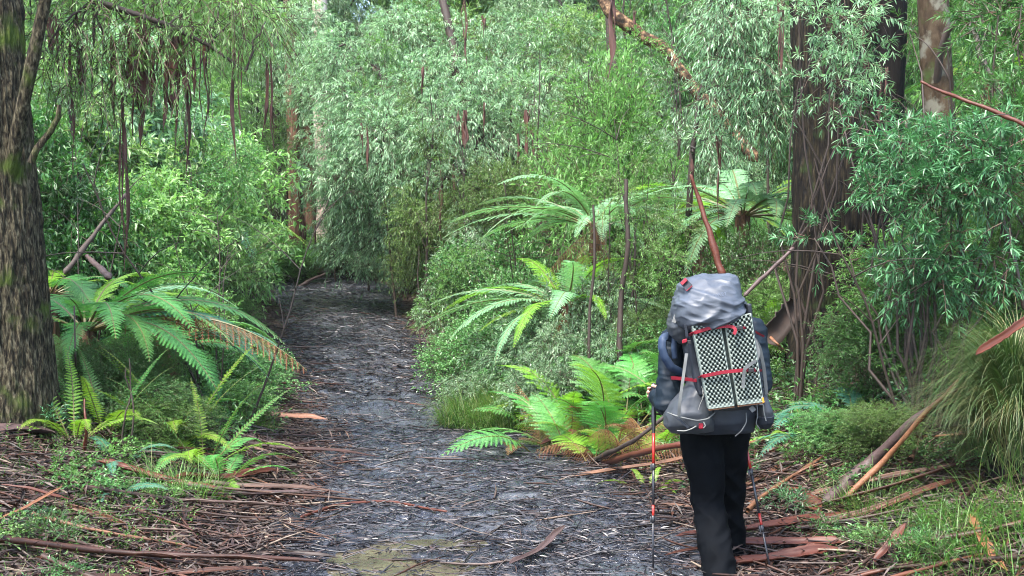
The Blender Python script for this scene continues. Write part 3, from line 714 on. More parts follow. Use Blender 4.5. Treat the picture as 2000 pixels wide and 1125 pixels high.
# every proto is used for its first placing, then copied
class Kind:
    def __init__(s, root): s.root = root; s.used = False
    def put(s, loc, rz, sc, label, cat, group=None, mat=None, tilt=(0, 0)):
        o = s.root if not s.used else copy_tree(s.root)
        s.used = True
        place(o, loc, rz, sc, tilt)
        for k in ('group',):
            if k in o: del o[k]
        tag(o, label, cat, group)
        if mat:
            for c in bpy.data.objects[o.name].children if False else [bpy.data.objects[n] for n in KID.get(o.name, [c.name for c in o.children])]:
                if c.name.split('.')[0] in ('crown', 'foliage', 'frond'):
                    c.material_slots[0].link = 'OBJECT'; c.material_slots[0].material = M[mat]
        return o

kA = Kind(tree_proto(101, 12.5, 3.0, 1.2, 34, 1.25, 7000, .55, 11, .19, .034, 'far', tr=.16, gap=.4, gapf=1.2, shell=.4, upb=.1, grav=.35, tr_=None) if False else tree_proto(101, 12.5, 3.0, 1.2, 34, 1.25, 7000, .55, 11, .19, .034, 'far', tr=.16, gap=.4, gapf=1.2, shell=.4, upb=.1, grav=.35))
kB = Kind(tree_proto(102, 9.5, 2.4, .6, 30, 1.0, 6500, .45, 11, .15, .03, 'farlime', tr=.11, gap=.4, gapf=1.3, shell=.4, upb=.2, grav=.2))
kC = Kind(tree_proto(103, 8.0, 1.7, .9, 26, .75, 6500, .4, 14, .11, .015, 'olive', tr=.07, gap=.42, gapf=1.8, shell=.3, upb=.1, grav=.4, droop=.6))
rb = np.random.default_rng(8)
far_l = 'tall hazy green tree closing off the forest far behind'
# far wall of trees
for i, (px_, D_) in enumerate([(-150, 30), (0, 34), (150, 31), (290, 36), (400, 32), (500, 38), (590, 36), (680, 33), (790, 37), (900, 32), (1010, 36), (1110, 31), (1230, 35), (1340, 31), (1450, 36), (1560, 30), (1680, 35), (1800, 31), (1920, 34), (2060, 30), (2150, 35), (220, 46), (480, 50), (760, 48), (1030, 50), (1300, 47), (1580, 50), (1850, 46), (60, 50), (560, 60), (900, 62), (1250, 60), (1650, 60)]):
    g = G(px_, D_); k = (kA, kB, kA, kC)[i % 4] if D_ < 45 else kA
    s = rb.uniform(.85, 1.15) * (1 if k is kA else 1.25) * (1.25 if D_ > 45 else 1)
    k.put(g - UP * .1, rb.random() * 6.28, s, far_l, 'tree', 'trees of the far forest')
mid = [(130, 17, 'kB', .72, 'farlime', 'bright leafy tree standing behind the left tree fern'),
       (330, 20, 'kB', .8, 'farlime', 'lime green tree standing behind the hanging bark strips'),
       (345, 24, 'kB', .72, 'farlime', 'lime green small tree near the left end of the track'),
       (40, 22, 'kC', 1.05, 'olive', 'dark fine leaved tree close behind the left trunk'),
       (540, 30, 'kA', .85, 'silver', 'pale silvery tree beyond the left end of the track'),
       (1100, 25, 'kA', .8, 'silver', 'silvery tree behind the wattle and the dark red trunk'),
       (1320, 21, 'kB', .85, 'farlime', 'lime green tree behind the leaning dead trunk'),
       (1400, 18.5, 'kC', .95, 'silver', 'grey green fine leaved tree beside the leaning dead trunk'),
       (1470, 24, 'kA', .8, 'far', 'tall leafy tree left of the dark trunk'),
       (1680, 17, 'kC', .95, 'deep', 'dark fine leaved tree between the dark and the mottled trunk'),
       (1925, 16, 'kC', .9, 'bright', 'olive fine leaved tree right of the mottled trunk'),
       (2010, 14, 'kB', .7, 'bright', 'bright leafy tree at the right edge behind the prickly shrub'),
       (1650, 20, 'kB', .8, 'deep', 'dark leafy tree hidden behind the dark trunk'),
       (840, 23.5, 'kC', .55, 'olive', 'olive weeping tree filling the gap below the wattle')]
KK = {'kA': kA, 'kB': kB, 'kC': kC}
for px_, D_, k, s, mt, lab in mid: KK[k].put(G(px_, D_) - UP * .05, rb.random() * 6.28, s, lab, 'tree', None, mt)

# shrub kinds
sNarrow = Kind(shrub_proto('shrub', 201, .75, 1.5, 16, .34, 1500, .24, 12, .075, .013, 'silver', gap=.36, gapf=3, droop=.3, grav=.15, ang=48))
sFine = Kind(shrub_proto('shrub', 202, .7, 1.6, 20, .30, 3000, .22, 18, .034, .0105, 'olive', gap=.42, gapf=3.2, droop=.35, grav=.1, ang=55, upb=.5, tr=.0018))
sRound = Kind(shrub_proto('shrub', 203, .7, 1.2, 16, .32, 1500, .22, 11, .042, .026, 'fresh', gap=.36, gapf=3, droop=.3, grav=0, ang=65, upb=.4))
sBroad = Kind(shrub_proto('shrub', 204, 1.0, 2.2, 20, .5, 2200, .32, 11, .095, .034, 'fresh', gap=.38, gapf=2, droop=.35, grav=.15, ang=60, upb=.4))
sBright = Kind(shrub_proto('shrub', 205, .8, 1.9, 20, .38, 2100, .28, 12, .07, .018, 'bright', gap=.36, gapf=2.4, droop=.2, grav=0, ang=50, upb=.7))
def put_list(k, rows, cat='shrub'):
    for px_, D_, s, sz, mt, lab in rows:
        g = G(px_, D_); k.put(g - UP * .03, rb.random() * 6.28, (s, s, s * sz), lab, cat, None, mt)
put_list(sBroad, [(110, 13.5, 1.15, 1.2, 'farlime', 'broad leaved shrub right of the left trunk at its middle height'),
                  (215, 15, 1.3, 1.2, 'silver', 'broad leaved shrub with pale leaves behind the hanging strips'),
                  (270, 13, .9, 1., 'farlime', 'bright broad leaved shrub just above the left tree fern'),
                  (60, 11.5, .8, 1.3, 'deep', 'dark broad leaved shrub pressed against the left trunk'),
                  (400, 17, 1.2, 1.1, 'farlime', 'broad leaved shrub beside the tall lime bushes on the left'),
                  (2010, 9.5, .8, .7, 'deep', 'broad leaved shrub at the right edge behind the tussock')])
put_list(sBright, [(300, 14.5, 1.2, 1.1, 'farlime', 'lime green feathery bush left of the track at mid distance'),
                   (350, 17, 1.1, 1.2, 'farlime', 'lime green bush leaning over the left side of the bend'),
                   (405, 21, 1.0, 1.0, 'farlime', 'pale lime bush at the far left edge of the track'),
                   (330, 12, .7, .9, 'bright', 'low bright bush touching the long brown tipped frond'),
                   (1200, 15.5, 1.2, 1.45, 'bright', 'bright green young bush above the pale fern fronds'),
                   (1300, 18, 1.0, 1.2, 'bright', 'bright green bush left of the big fern crown'),
                   (560, 26, .9, .55, 'bright', 'low bright bush at the very end of the track'),
                   (1330, 11.5, .6, .8, 'olive', 'yellow green bush directly behind the grey backpack'),
                   (1500, 11.2, .55, .8, 'bright', 'yellow green bush between the backpack and the dark trunk')])
put_list(sFine, [(950, 17.5, 1.25, 1.3, 'olive', 'tall fine leaved olive thicket on the right side of the bend'),
                 (900, 21, 1.0, 1.1, 'olive', 'fine leaved olive bush at the far right edge of the track'),
                 (690, 27, 1.3, .8, 'deep', 'dark low thicket closing the end of the track'),
                 (935, 15.5, .85, 1.1, 'bright', 'fine leaved green thicket behind the round leaved shrub'),
                 (455, 15.8, .6, .9, 'bright', 'small feathery lime bush hanging over the left track edge'),
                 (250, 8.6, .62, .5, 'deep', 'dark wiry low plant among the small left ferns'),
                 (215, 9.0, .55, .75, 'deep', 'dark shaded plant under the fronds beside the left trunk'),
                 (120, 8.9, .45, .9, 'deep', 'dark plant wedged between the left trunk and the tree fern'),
                 (300, 9.9, .6, .75, 'bright', 'small leaved plant below the long brown tipped frond'),
                 (330, 8.4, .5, .55, 'mossy', 'wiry low plant right of the dark one among the small ferns'),
                 (1265, 11.2, .55, 1.15, 'olive', 'thin fine leaved sapling in front of the pale fern fronds'),
                 (1215, 11.9, .4, 1.2, 'olive', 'thin fine leaved sapling at the left of the pair by the fern'),
                 (1850, 8.3, 1.0, .85, 'mossy', 'fine leaved yellow green thicket behind the tussock'),
                 (1930, 8.8, .9, 1.1, 'mossy', 'tall fine leaved thicket right above the tussock'),
                 (1755, 8.6, .75, .7, 'deep', 'dark fine leaved bush right of the blue green fern'),
                 (1700, 7.6, .45, .55, 'mossy', 'low wiry bush left of the leaning grey branch'),
                 (1640, 7.9, .4, .5, 'fresh', 'low wiry plant just below the blue green fern'),
                 (880, 19, 1.2, 1.2, 'olive', 'shaded fine leaved thicket under the wattle')])
put_list(sRound, [(960, 12.8, .85, .95, 'fresh', 'round leaved green shrub on the right edge of the track'),
                  (915, 14.0, .65, .85, 'fresh', 'small round leaved shrub leaning over the right track edge'),
                  (1020, 13.5, .9, 1.2, 'fresh', 'round leaved green shrub under the pale fern fronds'),
                  (458, 12.0, .7, .62, 'fresh', 'low round leaved shrub bulging onto the left track edge'),
                  (400, 12.4, .8, .7, 'fresh', 'round leaved shrub under the brown tipped frond'),
                  (470, 13.6, .65, .75, 'fresh', 'round leaved shrub behind the one bulging onto the track'),
                  (440, 10.6, .5, .6, 'bright', 'small round leaved plant below the left tree fern'),
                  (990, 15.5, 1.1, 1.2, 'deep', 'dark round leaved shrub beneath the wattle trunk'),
                  (640, 27.5, 1.2, .7, 'bright', 'round leaved bush at the centre of the track end'),
                  (560, 28.5, 1.3, .8, 'fresh', 'round leaved bush left of centre at the track end'),
                  (1120, 11.2, .75, .9, 'fresh', 'round leaved shrub hiding the stems of the pale ferns'),
                  (1195, 12.0, .8, 1.3, 'bright', 'taller round leaved bush among the pale fern stems'),
                  (1010, 11.9, .6, .8, 'fresh', 'small round leaved bush just above the bright grass'),
                  (1165, 11.7, .75, 1.5, 'silver', 'round leaved bush hiding the trunk of the pale mint fern'),
                  (1280, 11.0, .55, 1.3, 'fresh', 'upright round leaved bush left of the backpack lid'),
                  (1470, 11.6, .65, 1.75, 'deep', 'tall round leaved bush hiding the trunk of the broad fern'),
                  (1420, 11.5, .6, 1.0, 'bright', 'round leaved bush behind the backpack lid on its right'),
                  (1370, 12.4, .7, 1.0, 'deep', 'dark round leaved bush below the broad fern crown')])
put_list(sNarrow, [(985, 12.0, .75, .6, 'silver', 'small silvery shrub above the grass on the right'),
                   (1050, 12.0, .9, .85, 'silver', 'silvery narrow leaved shrub below the pale fern'),
                  (1075, 10.9, .62, 1.05, 'silver', 'pale silvery shrub standing in front of the lower pale fern'),
                  (1215, 11.3, .6, 1.25, 'silver', 'silvery shrub among the dark bare stems'),
                   (940, 15.5, .9, 1.15, 'silver', 'silvery upright shrub left of the pale fern fronds'),
                   (1440, 17, 1.0, 1.3, 'silver', 'silvery shrub beneath the leaning dead trunk'),
                   (735, 26, 1.3, .9, 'silver', 'silvery bush right of the dark thicket at the track end'),
                  (800, 23.5, 1.1, 1.2, 'silver', 'tall silvery bush at the right end of the far track')])

# slender saplings between the bigger plants
kS = Kind(tree_proto(301, 4.6, .7, 2.0, 9, .32, 420, .3, 12, .08, .016, 'silver', tr=.028, gap=.4, gapf=2, droop=.4, shell=.2, grav=.25))
kT = Kind(tree_proto(302, 5.5, .8, 3.0, 9, .32, 380, .3, 12, .075, .02, 'bright', tr=.024, gap=.4, gapf=2, droop=.3, shell=.2, grav=.1))
for i, (px_, D_, s) in enumerate([(180, 12, .8), (245, 15, .8), (290, 18, .9), (380, 13.5, .7), (420, 19, .8), (500, 25, .9), (560, 27, 1), (655, 26, 1), (720, 24, .9), (775, 20, .9), (830, 18, .9), (880, 22, 1), (930, 17, .8), (1060, 17, .8), (1130, 16, .9), (1235, 18, 1), (1300, 14, .75), (1350, 16, .9), (1430, 19, 1), (1500, 16, .9), (1740, 13, .8), (1790, 12, .8), (1900, 11.5, .7), (1960, 10.5, .7), (130, 19, 1), (350, 22, 1), (620, 31, 1.1), (690, 30, 1.1)]):
    k = (kS, kT)[i % 2]
    side = 'left of the track' if px_ < 640 else 'right of the track' if px_ < 1545 else 'beyond the dark trunk'
    k.put(G(px_, D_) - UP * .05, rb.random() * 6.28, s, 'slender dark stemmed sapling standing ' + side, 'sapling', 'saplings ' + side, ('silver', 'bright', 'olive', 'fresh')[i % 4], (rb.normal(0, .05), rb.normal(0, .05)))

for i, (px_, D_, s, mt) in enumerate([(1205, 11.3, .42, 'olive'), (1255, 11.0, .40, 'bright'), (1305, 11.6, .42, 'olive'), (1232, 12.0, .44, 'bright'), (1328, 12.4, .40, 'bright')]):
    kT.put(G(px_, D_) - UP * .05, rb.random() * 6.28, (s * 1.15, s * 1.15, s), 'lacy leaved young tree on a thin dark stem among the right ferns', 'sapling', 'lacy young trees among the right ferns', mt, (rb.normal(0, .04), rb.normal(0, .04)))
# prickly star leaved shrub, right foreground
rs = np.random.default_rng(71)
def star_shrub(name, pads, g, ntw, label, L=.074, Wd=.0105, mat='needle', tl=.22, m=20):
    o = empty(name, g); mb = MB()
    pad_sprigs(mb, rs, pads, ntw, tl, m, L, Wd, shell=.2, gap=.40, gapf=2.6, rand=.8, upb=.15, droop=.2, grav=.0, ang=52, bunch=.3, curved=True, tr=.0035, tsides=4)
    sub(mb, g).build('foliage', [M[mat], M['twig']], o)
    st = MB(); pads = np.array(pads)
    limb_tubes(st, rs, np.repeat(np.array(g)[None], len(pads), 0) + rs.normal(0, .05, (len(pads), 3)) * [1, 1, 0], pads[:, :3], .014, .005, sag=.02, wob=.05)
    sub(st, g).build('stem', M['stem'], o, True)
    return tag(o, label, 'shrub')
pp = []
for px_, py_, D_, r in [(1640, 215, 8.4, .07), (1690, 235, 8.0, .1), (1740, 265, 7.7, .2), (1730, 330, 7.8, .14), (1795, 330, 7.6, .33), (1775, 390, 7.6, .28), (1840, 400, 7.5, .34), (1700, 440, 7.9, .08), (1790, 460, 7.5, .28), (1900, 340, 7.4, .36), (1880, 440, 7.4, .36), (1960, 390, 7.3, .38), (1660, 505, 8.1, .06), (1765, 520, 7.7, .22), (1820, 520, 7.5, .3), (1930, 500, 7.4, .3), (1970, 300, 7.3, .3), (1590, 465, 8.2, .12), (1990, 450, 7.2, .34)]:
    pp.append([*P(px_, py_, D_), r, r, r * .75])
star_shrub('shrub', pp, G(1800, 7.7), 1450, 'prickly shrub with star shaped leaf tufts across the dark and mottled trunks')
pp = [[*P(a, b, c), r, r, r * .7] for a, b, c, r in [(1590, 90, 9.2, .35), (1640, 30, 9.1, .35), (1560, 160, 9.2, .3), (1620, 170, 9.0, .28), (1680, 110, 9.0, .2), (1560, 30, 9.3, .3)]]
star_shrub('shrub', pp, G(1560, 9.4), 300, 'grey green needle leaved branches over the top of the dark trunk', mat='silver')
pp = [[*P(a, b, c), r, r, r * .7] for a, b, c, r in [(1950, 30, 8.2, .26), (2000, 90, 8.0, .3), (1965, 190, 8.1, .2), (1995, 10, 8.1, .3), (2010, 240, 7.8, .35), (1775, 60, 10.5, .1), (1700, 210, 9.4, .1)]]
star_shrub('shrub', pp, G(1985, 8.3), 900, 'needle leaved branches in the upper right corner', mat='deep')

# overhanging sprays: left top, centre right top
def spray_tree(label, g, pads, ntw, mat, L, Wd, tl, m, roots, droop=.5, grav=.4, tr=.004, lr=.03, **kw):
    o = empty('tree', g); mb = MB(); pads = np.array(pads)
    pad_sprigs(mb, rs, pads, ntw, tl, m, L, Wd, shell=.2, rand=.9, upb=-.05, droop=droop, grav=grav, tr=tr, **kw)
    sub(mb, g).build('crown', [M[mat], M['twig']], o)
    st = MB(); roots = np.array(roots)
    for i, p in enumerate(pads):
        j = int(np.argmin(np.linalg.norm(roots - p[:3], axis=1)))
        limb_tubes(st, rs, roots[j], p[:3], lr * .45, lr * .12, sag=.05, wob=.05)
    tubes(st, roots[None], np.linspace(lr * 1.3, lr * .3, len(roots))[None], 8)
    tubes(st, np.array([g - UP * .1, g + UP * 1.2, (roots[0] + g) / 2 + UP * .5, roots[0]])[None], np.array([[lr * 1.8, lr * 1.6, lr * 1.5, lr * 1.3]]), 9)
    sub(st, g).build('trunk', M['stem'], o, True)
    return tag(o, label, 'tree')
A = lambda rows: [[*P(a, b, c), r, r, r * .6] for a, b, c, r in rows]
spray_tree('fine drooping branches overhanging the upper left corner', G(-260, 8.3),
           A([(60, 40, 8.6, .35), (130, 60, 8.7, .4), (200, 20, 8.8, .45), (280, 60, 8.9, .45), (350, 30, 9.0, .45), (420, 70, 9.0, .35), (480, 20, 9.1, .4), (120, 140, 8.7, .3), (210, 130, 8.8, .3), (180, 190, 8.8, .25), (300, 130, 8.9, .28), (390, 130, 9.0, .25), (260, -20, 8.8, .5), (440, -20, 9., .45), (60, 130, 8.6, .25), (520, 40, 9.1, .25)]),
           780, 'bright', .075, .009, .32, 15, [P(-60, -150, 8.3), P(60, -60, 8.5), P(180, 0, 8.7), P(330, 50, 8.9), P(410, 90, 9.0), P(480, 140, 9.05)], gap=.40, gapf=2.5)
spray_tree('drooping narrow leaved branches hanging above the ferns', G(1345, 12.5),
           A([(1430, 20, 11.5, .38), (1400, 60, 11.5, .22), (1485, 50, 11.5, .42), (1450, 120, 11.4, .3), (1505, 130, 11.4, .4), (1515, 220, 11.5, .3), (1450, 200, 11.6, .26), (1400, 180, 11.6, .16), (1380, 270, 11.6, .18), (1535, 30, 11.3, .4), (1345, 300, 11.8, .16)]),
           1250, 'silver', .085, .011, .36, 15, [P(1345, 420, 12.4), P(1352, 300, 12.3), P(1368, 180, 12.2), P(1400, 90, 12), P(1440, 0, 11.8), P(1500, -80, 11.6)], gap=.42, gapf=2.2, lr=.028)

# small plants dotted over both banks, and thin bare stems through the bush
rp = np.random.default_rng(313)
sd1 = Kind(shrub_proto('seedling', 601, .11, .26, 5, .06, 90, .07, 8, .024, .012, 'fresh', gap=.3, gapf=6, droop=.2, grav=0, ang=60, upb=.6, tr=.0012, sr=.0025))
sd2 = Kind(shrub_proto('seedling', 602, .14, .22, 6, .06, 80, .1, 9, .034, .006, 'mossy', gap=.3, gapf=6, droop=.2, grav=0, ang=45, upb=.8, tr=.0012, sr=.0025))
for i in range(80):
    for _ in range(80):
        y = 5.3 * (10.5 / 5.3) ** rp.random(); x = (rp.random() * 2 - 1) * y * .46; e = float(edge_d(x, y))
        if e > .35 and (x > 0 or i % 2): break
    k = (sd1, sd2)[int(rp.integers(2))]; s = rp.uniform(.6, 1.3) * (1 if y < 7.5 else 1.4)
    wh = 'left of the track' if x < path_x(y) else 'right of the track'
    k.put((x, y, float(surf(x, y)) - .02), rp.random() * 6.28, (s, s, s * rp.uniform(.5, .9)), 'tiny leafy seedling plant in the litter ' + wh, 'seedling', 'seedlings ' + wh, ('fresh', 'mossy', 'deep', 'bright', 'needle')[int(rp.integers(5))])
bs = [MB() for _ in range(4)]
for j, b_ in enumerate(bs):
    tt = np.linspace(0, 1, 14); q = np.stack([.12 * (vn2(tt * 4, j + .5, 3) - .5), .12 * (vn2(tt * 4, j + .5, 9) - .5), tt * 2.2 - .1], -1); tubes(b_, q[None], (.011 * (1.15 - .8 * tt))[None], 5)
    for m_ in range(7):
        i0 = int(rp.integers(3, 13)); d_ = np.array([rp.normal(0, .3), rp.normal(0, .3), rp.uniform(.05, .35)]); u_ = np.linspace(0, 1, 5)[:, None]
        tubes(b_, (q[i0] + d_ * u_ + UP * .05 * np.sin(u_ * 3))[None], (.005 * (1.1 - .8 * u_[:, 0]))[None], 4)
stm = [None] * 4
for i in range(46):
    px_ = [rp.uniform(70, 520), rp.uniform(830, 1540), rp.uniform(1680, 2000)][i % 3]; D_ = rp.uniform(9.5, 17) if i % 3 != 2 else rp.uniform(7.6, 10)
    g = G(px_, D_)
    if edge_d(g[0], g[1]) < .5: continue
    j = i % 4
    if stm[j] is None: o = stm[j] = bs[j].build('bare_stem', M['stem'], None, True)
    else: o = stm[j].copy(); COL.objects.link(o)
    s = rp.uniform(.7, 1.3); place(o, g, rp.random() * 6.28, (s, s, s), (rp.normal(0, .22), rp.normal(0, .22)))
    wh = 'left wall of bush' if px_ < 600 else 'bush right of the track' if px_ < 1600 else 'bush beyond the dark trunk'
    tag(o, 'twiggy leafless stem leaning in the ' + wh, 'stem', 'leafless stems in the ' + wh)

# ------------------------------------------------------------------ hanging bark
HB = [(105, 22, 110, 10), (150, 30, 190, 9), (118, 40, 150, 6), (227, 70, 240, 11), (236, 180, 530, 9), (248, 55, 260, 13), (277, 20, 285, 26), (268, 60, 150, 10), (300, 90, 190, 7), (322, 60, 180, 10), (335, 70, 170, 14), (348, 120, 230, 16), (359, 80, 345, 8), (377, 30, 200, 7), (398, 75, 270, 8), (332, 100, 260, 8), (460, 0, 320, 6), (521, 110, 300, 9), (530, 120, 260, 4), (357, 20, 140, 8), (158, 90, 170, 12), (133, 60, 330, 4)]
HB2 = [(905, 215, 290, 22, 18.2), (948, 200, 262, 9, 18.2), (1030, 215, 320, 14, 18), (1012, 260, 340, 10, 18), (1045, 250, 350, 12, 18.3), (908, 0, 130, 7, 17.5), (705, 240, 300, 7, 18.6), (718, 245, 350, 6, 18.5), (860, 330, 480, 8, 17.6), (885, 320, 400, 7, 17.8), (1192, -20, 160, 16, 14), (1404, 265, 430, 10, 11.5), (1352, 310, 400, 8, 11.6), (1520, -10, 150, 8, 9.6), (1530, -10, 180, 9, 9.6), (1687, 50, 210, 7, 9.2), (1240, 20, 60, 9, 16), (945, 30, 75, 8, 17.5), (1730, 130, 240, 16, 9.8), (825, 130, 190, 8, 18.5), (598, 300, 420, 9, 25.5), (560, 330, 450, 10, 26), (645, 280, 380, 10, 25.8), (1085, 270, 360, 9, 18.4), (1070, 280, 350, 8, 18.4), (590, 420, 520, 12, 26.5), (615, 440, 530, 12, 26.5)]
def hang_mb(L, w_, seed):
    k = 26; t = np.linspace(0, 1, k); mb = MB()
    for j in range(3 if w_ > .035 else 2 if w_ > .02 else 1):
        g = np.random.default_rng(seed * 7 + j); l2 = L * (1 if j == 0 else g.uniform(.45, .95)); ww = w_ * (.75 if j == 0 else g.uniform(.3, .5)) * (.5 + .7 * vn2(t * 5, j, seed)) * np.clip((1 - t) / .3, .12, 1) * np.clip(.45 + t * 4, 0, 1)
        tw = 4 * (vn2(t * 2.2, j * 3, seed + 3) - .5) + g.uniform(-.5, .5)
        x0 = w_ * .25 * g.normal() + .05 * L * (vn2(t * 3, 2 + j, seed) - vn2(np.zeros(1), 2 + j, seed)) + .02 * L * t ** 2 * g.normal(); y0 = .01 * j + .03 * L * (vn2(t * 2, 9 + j, seed) - .5)
        z = -t * l2; th = .0022
        dx, dy = np.cos(tw) * ww / 2, np.sin(tw) * ww / 2; nx, ny = -np.sin(tw) * th, np.cos(tw) * th
        cx, cy = -np.sin(tw) * ww * .22, np.cos(tw) * ww * .22
        R = np.stack([np.stack([x0 + dx + nx, y0 + dy + ny, z], -1), np.stack([x0 + cx + nx, y0 + cy + ny, z], -1), np.stack([x0 - dx + nx, y0 - dy + ny, z], -1),
                      np.stack([x0 - dx - nx, y0 - dy - ny, z], -1), np.stack([x0 + cx - nx, y0 + cy - ny, z], -1), np.stack([x0 + dx - nx, y0 + dy - ny, z], -1)], 1)
        i = np.arange(k * 6).reshape(k, 6); F = np.stack([i[:-1], np.roll(i, -1, 1)[:-1], np.roll(i, -1, 1)[1:], i[1:]], -1).reshape(-1, 4)
        mb.add(R.reshape(-1, 3), F)
    return mb
for i, (px_, y0, y1, w_) in enumerate(HB):
    D_ = 8.75 + .001 * px_; a = P(px_, y0, D_); b = P(px_, y1, D_)
    o = hang_mb(float(a[2] - b[2]), w_ * 1.7 * D_ / FPX, 300 + i).build('hanging_bark', M['hang'], None, True); o.location = tuple(a)
    big = {4: 'longest bark ribbon in the upper left, reaching down to the ferns', 6: 'thickest bark ribbon hanging in the upper left', 12: 'black pointed bark ribbon hanging in the upper left', 16: 'thin long bark ribbon hanging right of the others in the upper left', 17: 'bark ribbon hooked over a twig at the right end of the upper left branches'}.get(i)
    tag(o, big or 'brown bark ribbon dangling from the upper left branches', 'bark ribbon', None if big else 'bark ribbons hanging upper left')
for i, (px_, y0, y1, w_, D_) in enumerate(HB2):
    a = P(px_, y0, D_); b = P(px_, y1, D_)
    o = hang_mb(float(a[2] - b[2]), w_ * D_ / FPX, 400 + i).build('hanging_bark', M['hang'], None, True); o.location = tuple(a)
    if px_ < 680: lab, gr = 'brown bark ribbon dangling among the trunks where the track ends', 'bark ribbons at the track end'
    elif px_ < 1120: lab, gr = 'reddish bark ribbon dangling in the silvery wattle', 'bark ribbons in the wattle'
    else: lab, gr = 'brown bark ribbon dangling between the wattle and the mottled trunk', 'bark ribbons on the right'
    tag(o, lab, 'bark ribbon', gr)
# loose stems and branches
pole('dead_branch', [P(1410, 535, 9.5), P(1385, 450, 9.6), P(1362, 380, 9.7), P(1350, 345, 9.7)], .035, .014, M['red'], 'flat red brown bark slab standing up behind the backpack', 'branch')
pole('dead_branch', [P(1455, 575, 9.0), P(1500, 532, 9.1), P(1548, 486, 9.2)], .018, .016, M['grey'], 'pale stick slanting from the backpack up to the dark trunk', 'branch')
hero_strip(P(1488, 672, 9.7), P(1556, 590, 10.), .24, 1.5, 'broad dark grey bark slab propped against the dark trunk', M['stem'], 31, roll=1.2)
pole('dead_branch', [GP(1535, 693), P(1520, 675, 9.2), P(1505, 660, 9.4)], .02, .012, M['tan'], 'short tan splinter lying between the hiker and the dark trunk', 'branch')
pole('dead_branch', [P(1798, 160, 7.3), P(1880, 195, 7.2), P(1940, 215, 7.1), P(2010, 250, 7.0)], .009, .016, M['red'], 'red brown branch slanting down to the right edge of the view', 'branch')
pole('dead_branch', [P(1886, 250, 7.9), P(1905, 300, 7.8), P(1925, 350, 7.7), P(1950, 400, 7.6), P(1990, 540, 7.4), P(2000, 600, 7.4)], .016, .013, M['stem'], 'brown leaning stem among the prickly shrub at the right', 'branch')
hero_strip(P(1910, 706, 6.1), P(2050, 600, 5.9), .06, 2.2, 'red peeling bark slab entering from the right edge above the tussock', M['red'], 32, roll=.9)
pole('dead_branch', [GP(1600, 690), P(1640, 690, 10), P(1690, 700, 9.8)], .02, .02, M['grey'], 'grey branch lying at the foot of the dark trunk', 'branch')
pole('dead_branch', [GP(150, 770), P(148, 700, 8.5), P(146, 600, 8.6)], .01, .006, M['grey'], 'thin upright reddish stick beside the left trunk', 'branch')
pole('dead_branch', [GP(165, 895, 0), P(168, 840, 7.6), P(166, 780, 7.7)], .014, .006, M['red'], 'upright orange bark splinter in front of the left trunk', 'branch')
pole('dead_branch', [GP(150, 915), GP(280, 880, .14), GP(320, 882, .2), GP(420, 905, .03)], .012, .006, M['stem'], 'long arching dark stick in front of the small left ferns', 'branch')
pole('dead_branch', [P(130, 530, 10.5), P(190, 450, 11), P(245, 380, 11.4)], .03, .015, M['stem'], 'dark leaning stem behind the left tree fern', 'branch')
pole('dead_branch', [P(170, 500, 10.6), P(212, 540, 10.2)], .02, .035, M['grey'], 'short grey broken log behind the left tree fern', 'branch')
pole('dead_branch', [P(585, 560, 25), P(610, 545, 25.2), P(635, 535, 25.4)], .05, .03, M['grey'], 'pale fallen stick where the track ends', 'branch')
SS = [(1158, 10.9, 400, 615, .017), (1216, 10.8, 350, 612, .03), (1242, 11.3, 430, 600, .018), (1262, 11.8, 430, 560, .016), (1300, 12, 470, 600, .016), (1330, 12.5, 470, 610, .014), (1185, 14, 380, 520, .016), (1560, 9.5, 0, 0, 0), (235, 7.9, 720, 830, .007), (247, 7.9, 700, 850, .007), (365, 10.3, 660, 740, .014), (375, 10.2, 665, 745, .014), (1770, 8.6, 560, 760, .008), (1745, 8.8, 600, 780, .008), (820, 16.4, 480, 600, .01), (1098, 13, 500, 620, .01)]
for i, (px_, D_, ya, yb, r) in enumerate(SS):
    if r == 0: continue
    g = G(px_, D_); top = P(px_ + rs.normal(0, 6), ya, D_)
    mb = MB(); k = 12; t = np.linspace(0, 1, k)[:, None]; q = g * (1 - t) + top * t + (np.stack([vn2(t[:, 0] * 4, i, 3), vn2(t[:, 0] * 4, i, 5), t[:, 0] * 0], -1) - [.5, .5, 0]) * .1 * np.sin(np.pi * t)
    q[0] = g - UP * .03
    tubes(mb, q[None], (r * (1.15 - .5 * t[:, 0]))[None], 7)
    o = mb.build('bare_stem', M['stem'], None, True)
    if px_ < 500: lab, gr = 'thin dark bare stem standing among the left ferns', 'bare stems on the left'
    elif px_ == 1216: lab, gr = 'thickest dark bare stem standing among the right ferns', None
    elif px_ < 1400: lab, gr = 'dark bare stem standing among the right ferns', 'bare stems among the right ferns'
    else: lab, gr = 'thin dark bare stem standing below the prickly shrub', 'bare stems far right'
    tag(o, lab, 'stem', gr)
    if r == .03: o.name = 'bare_stem'

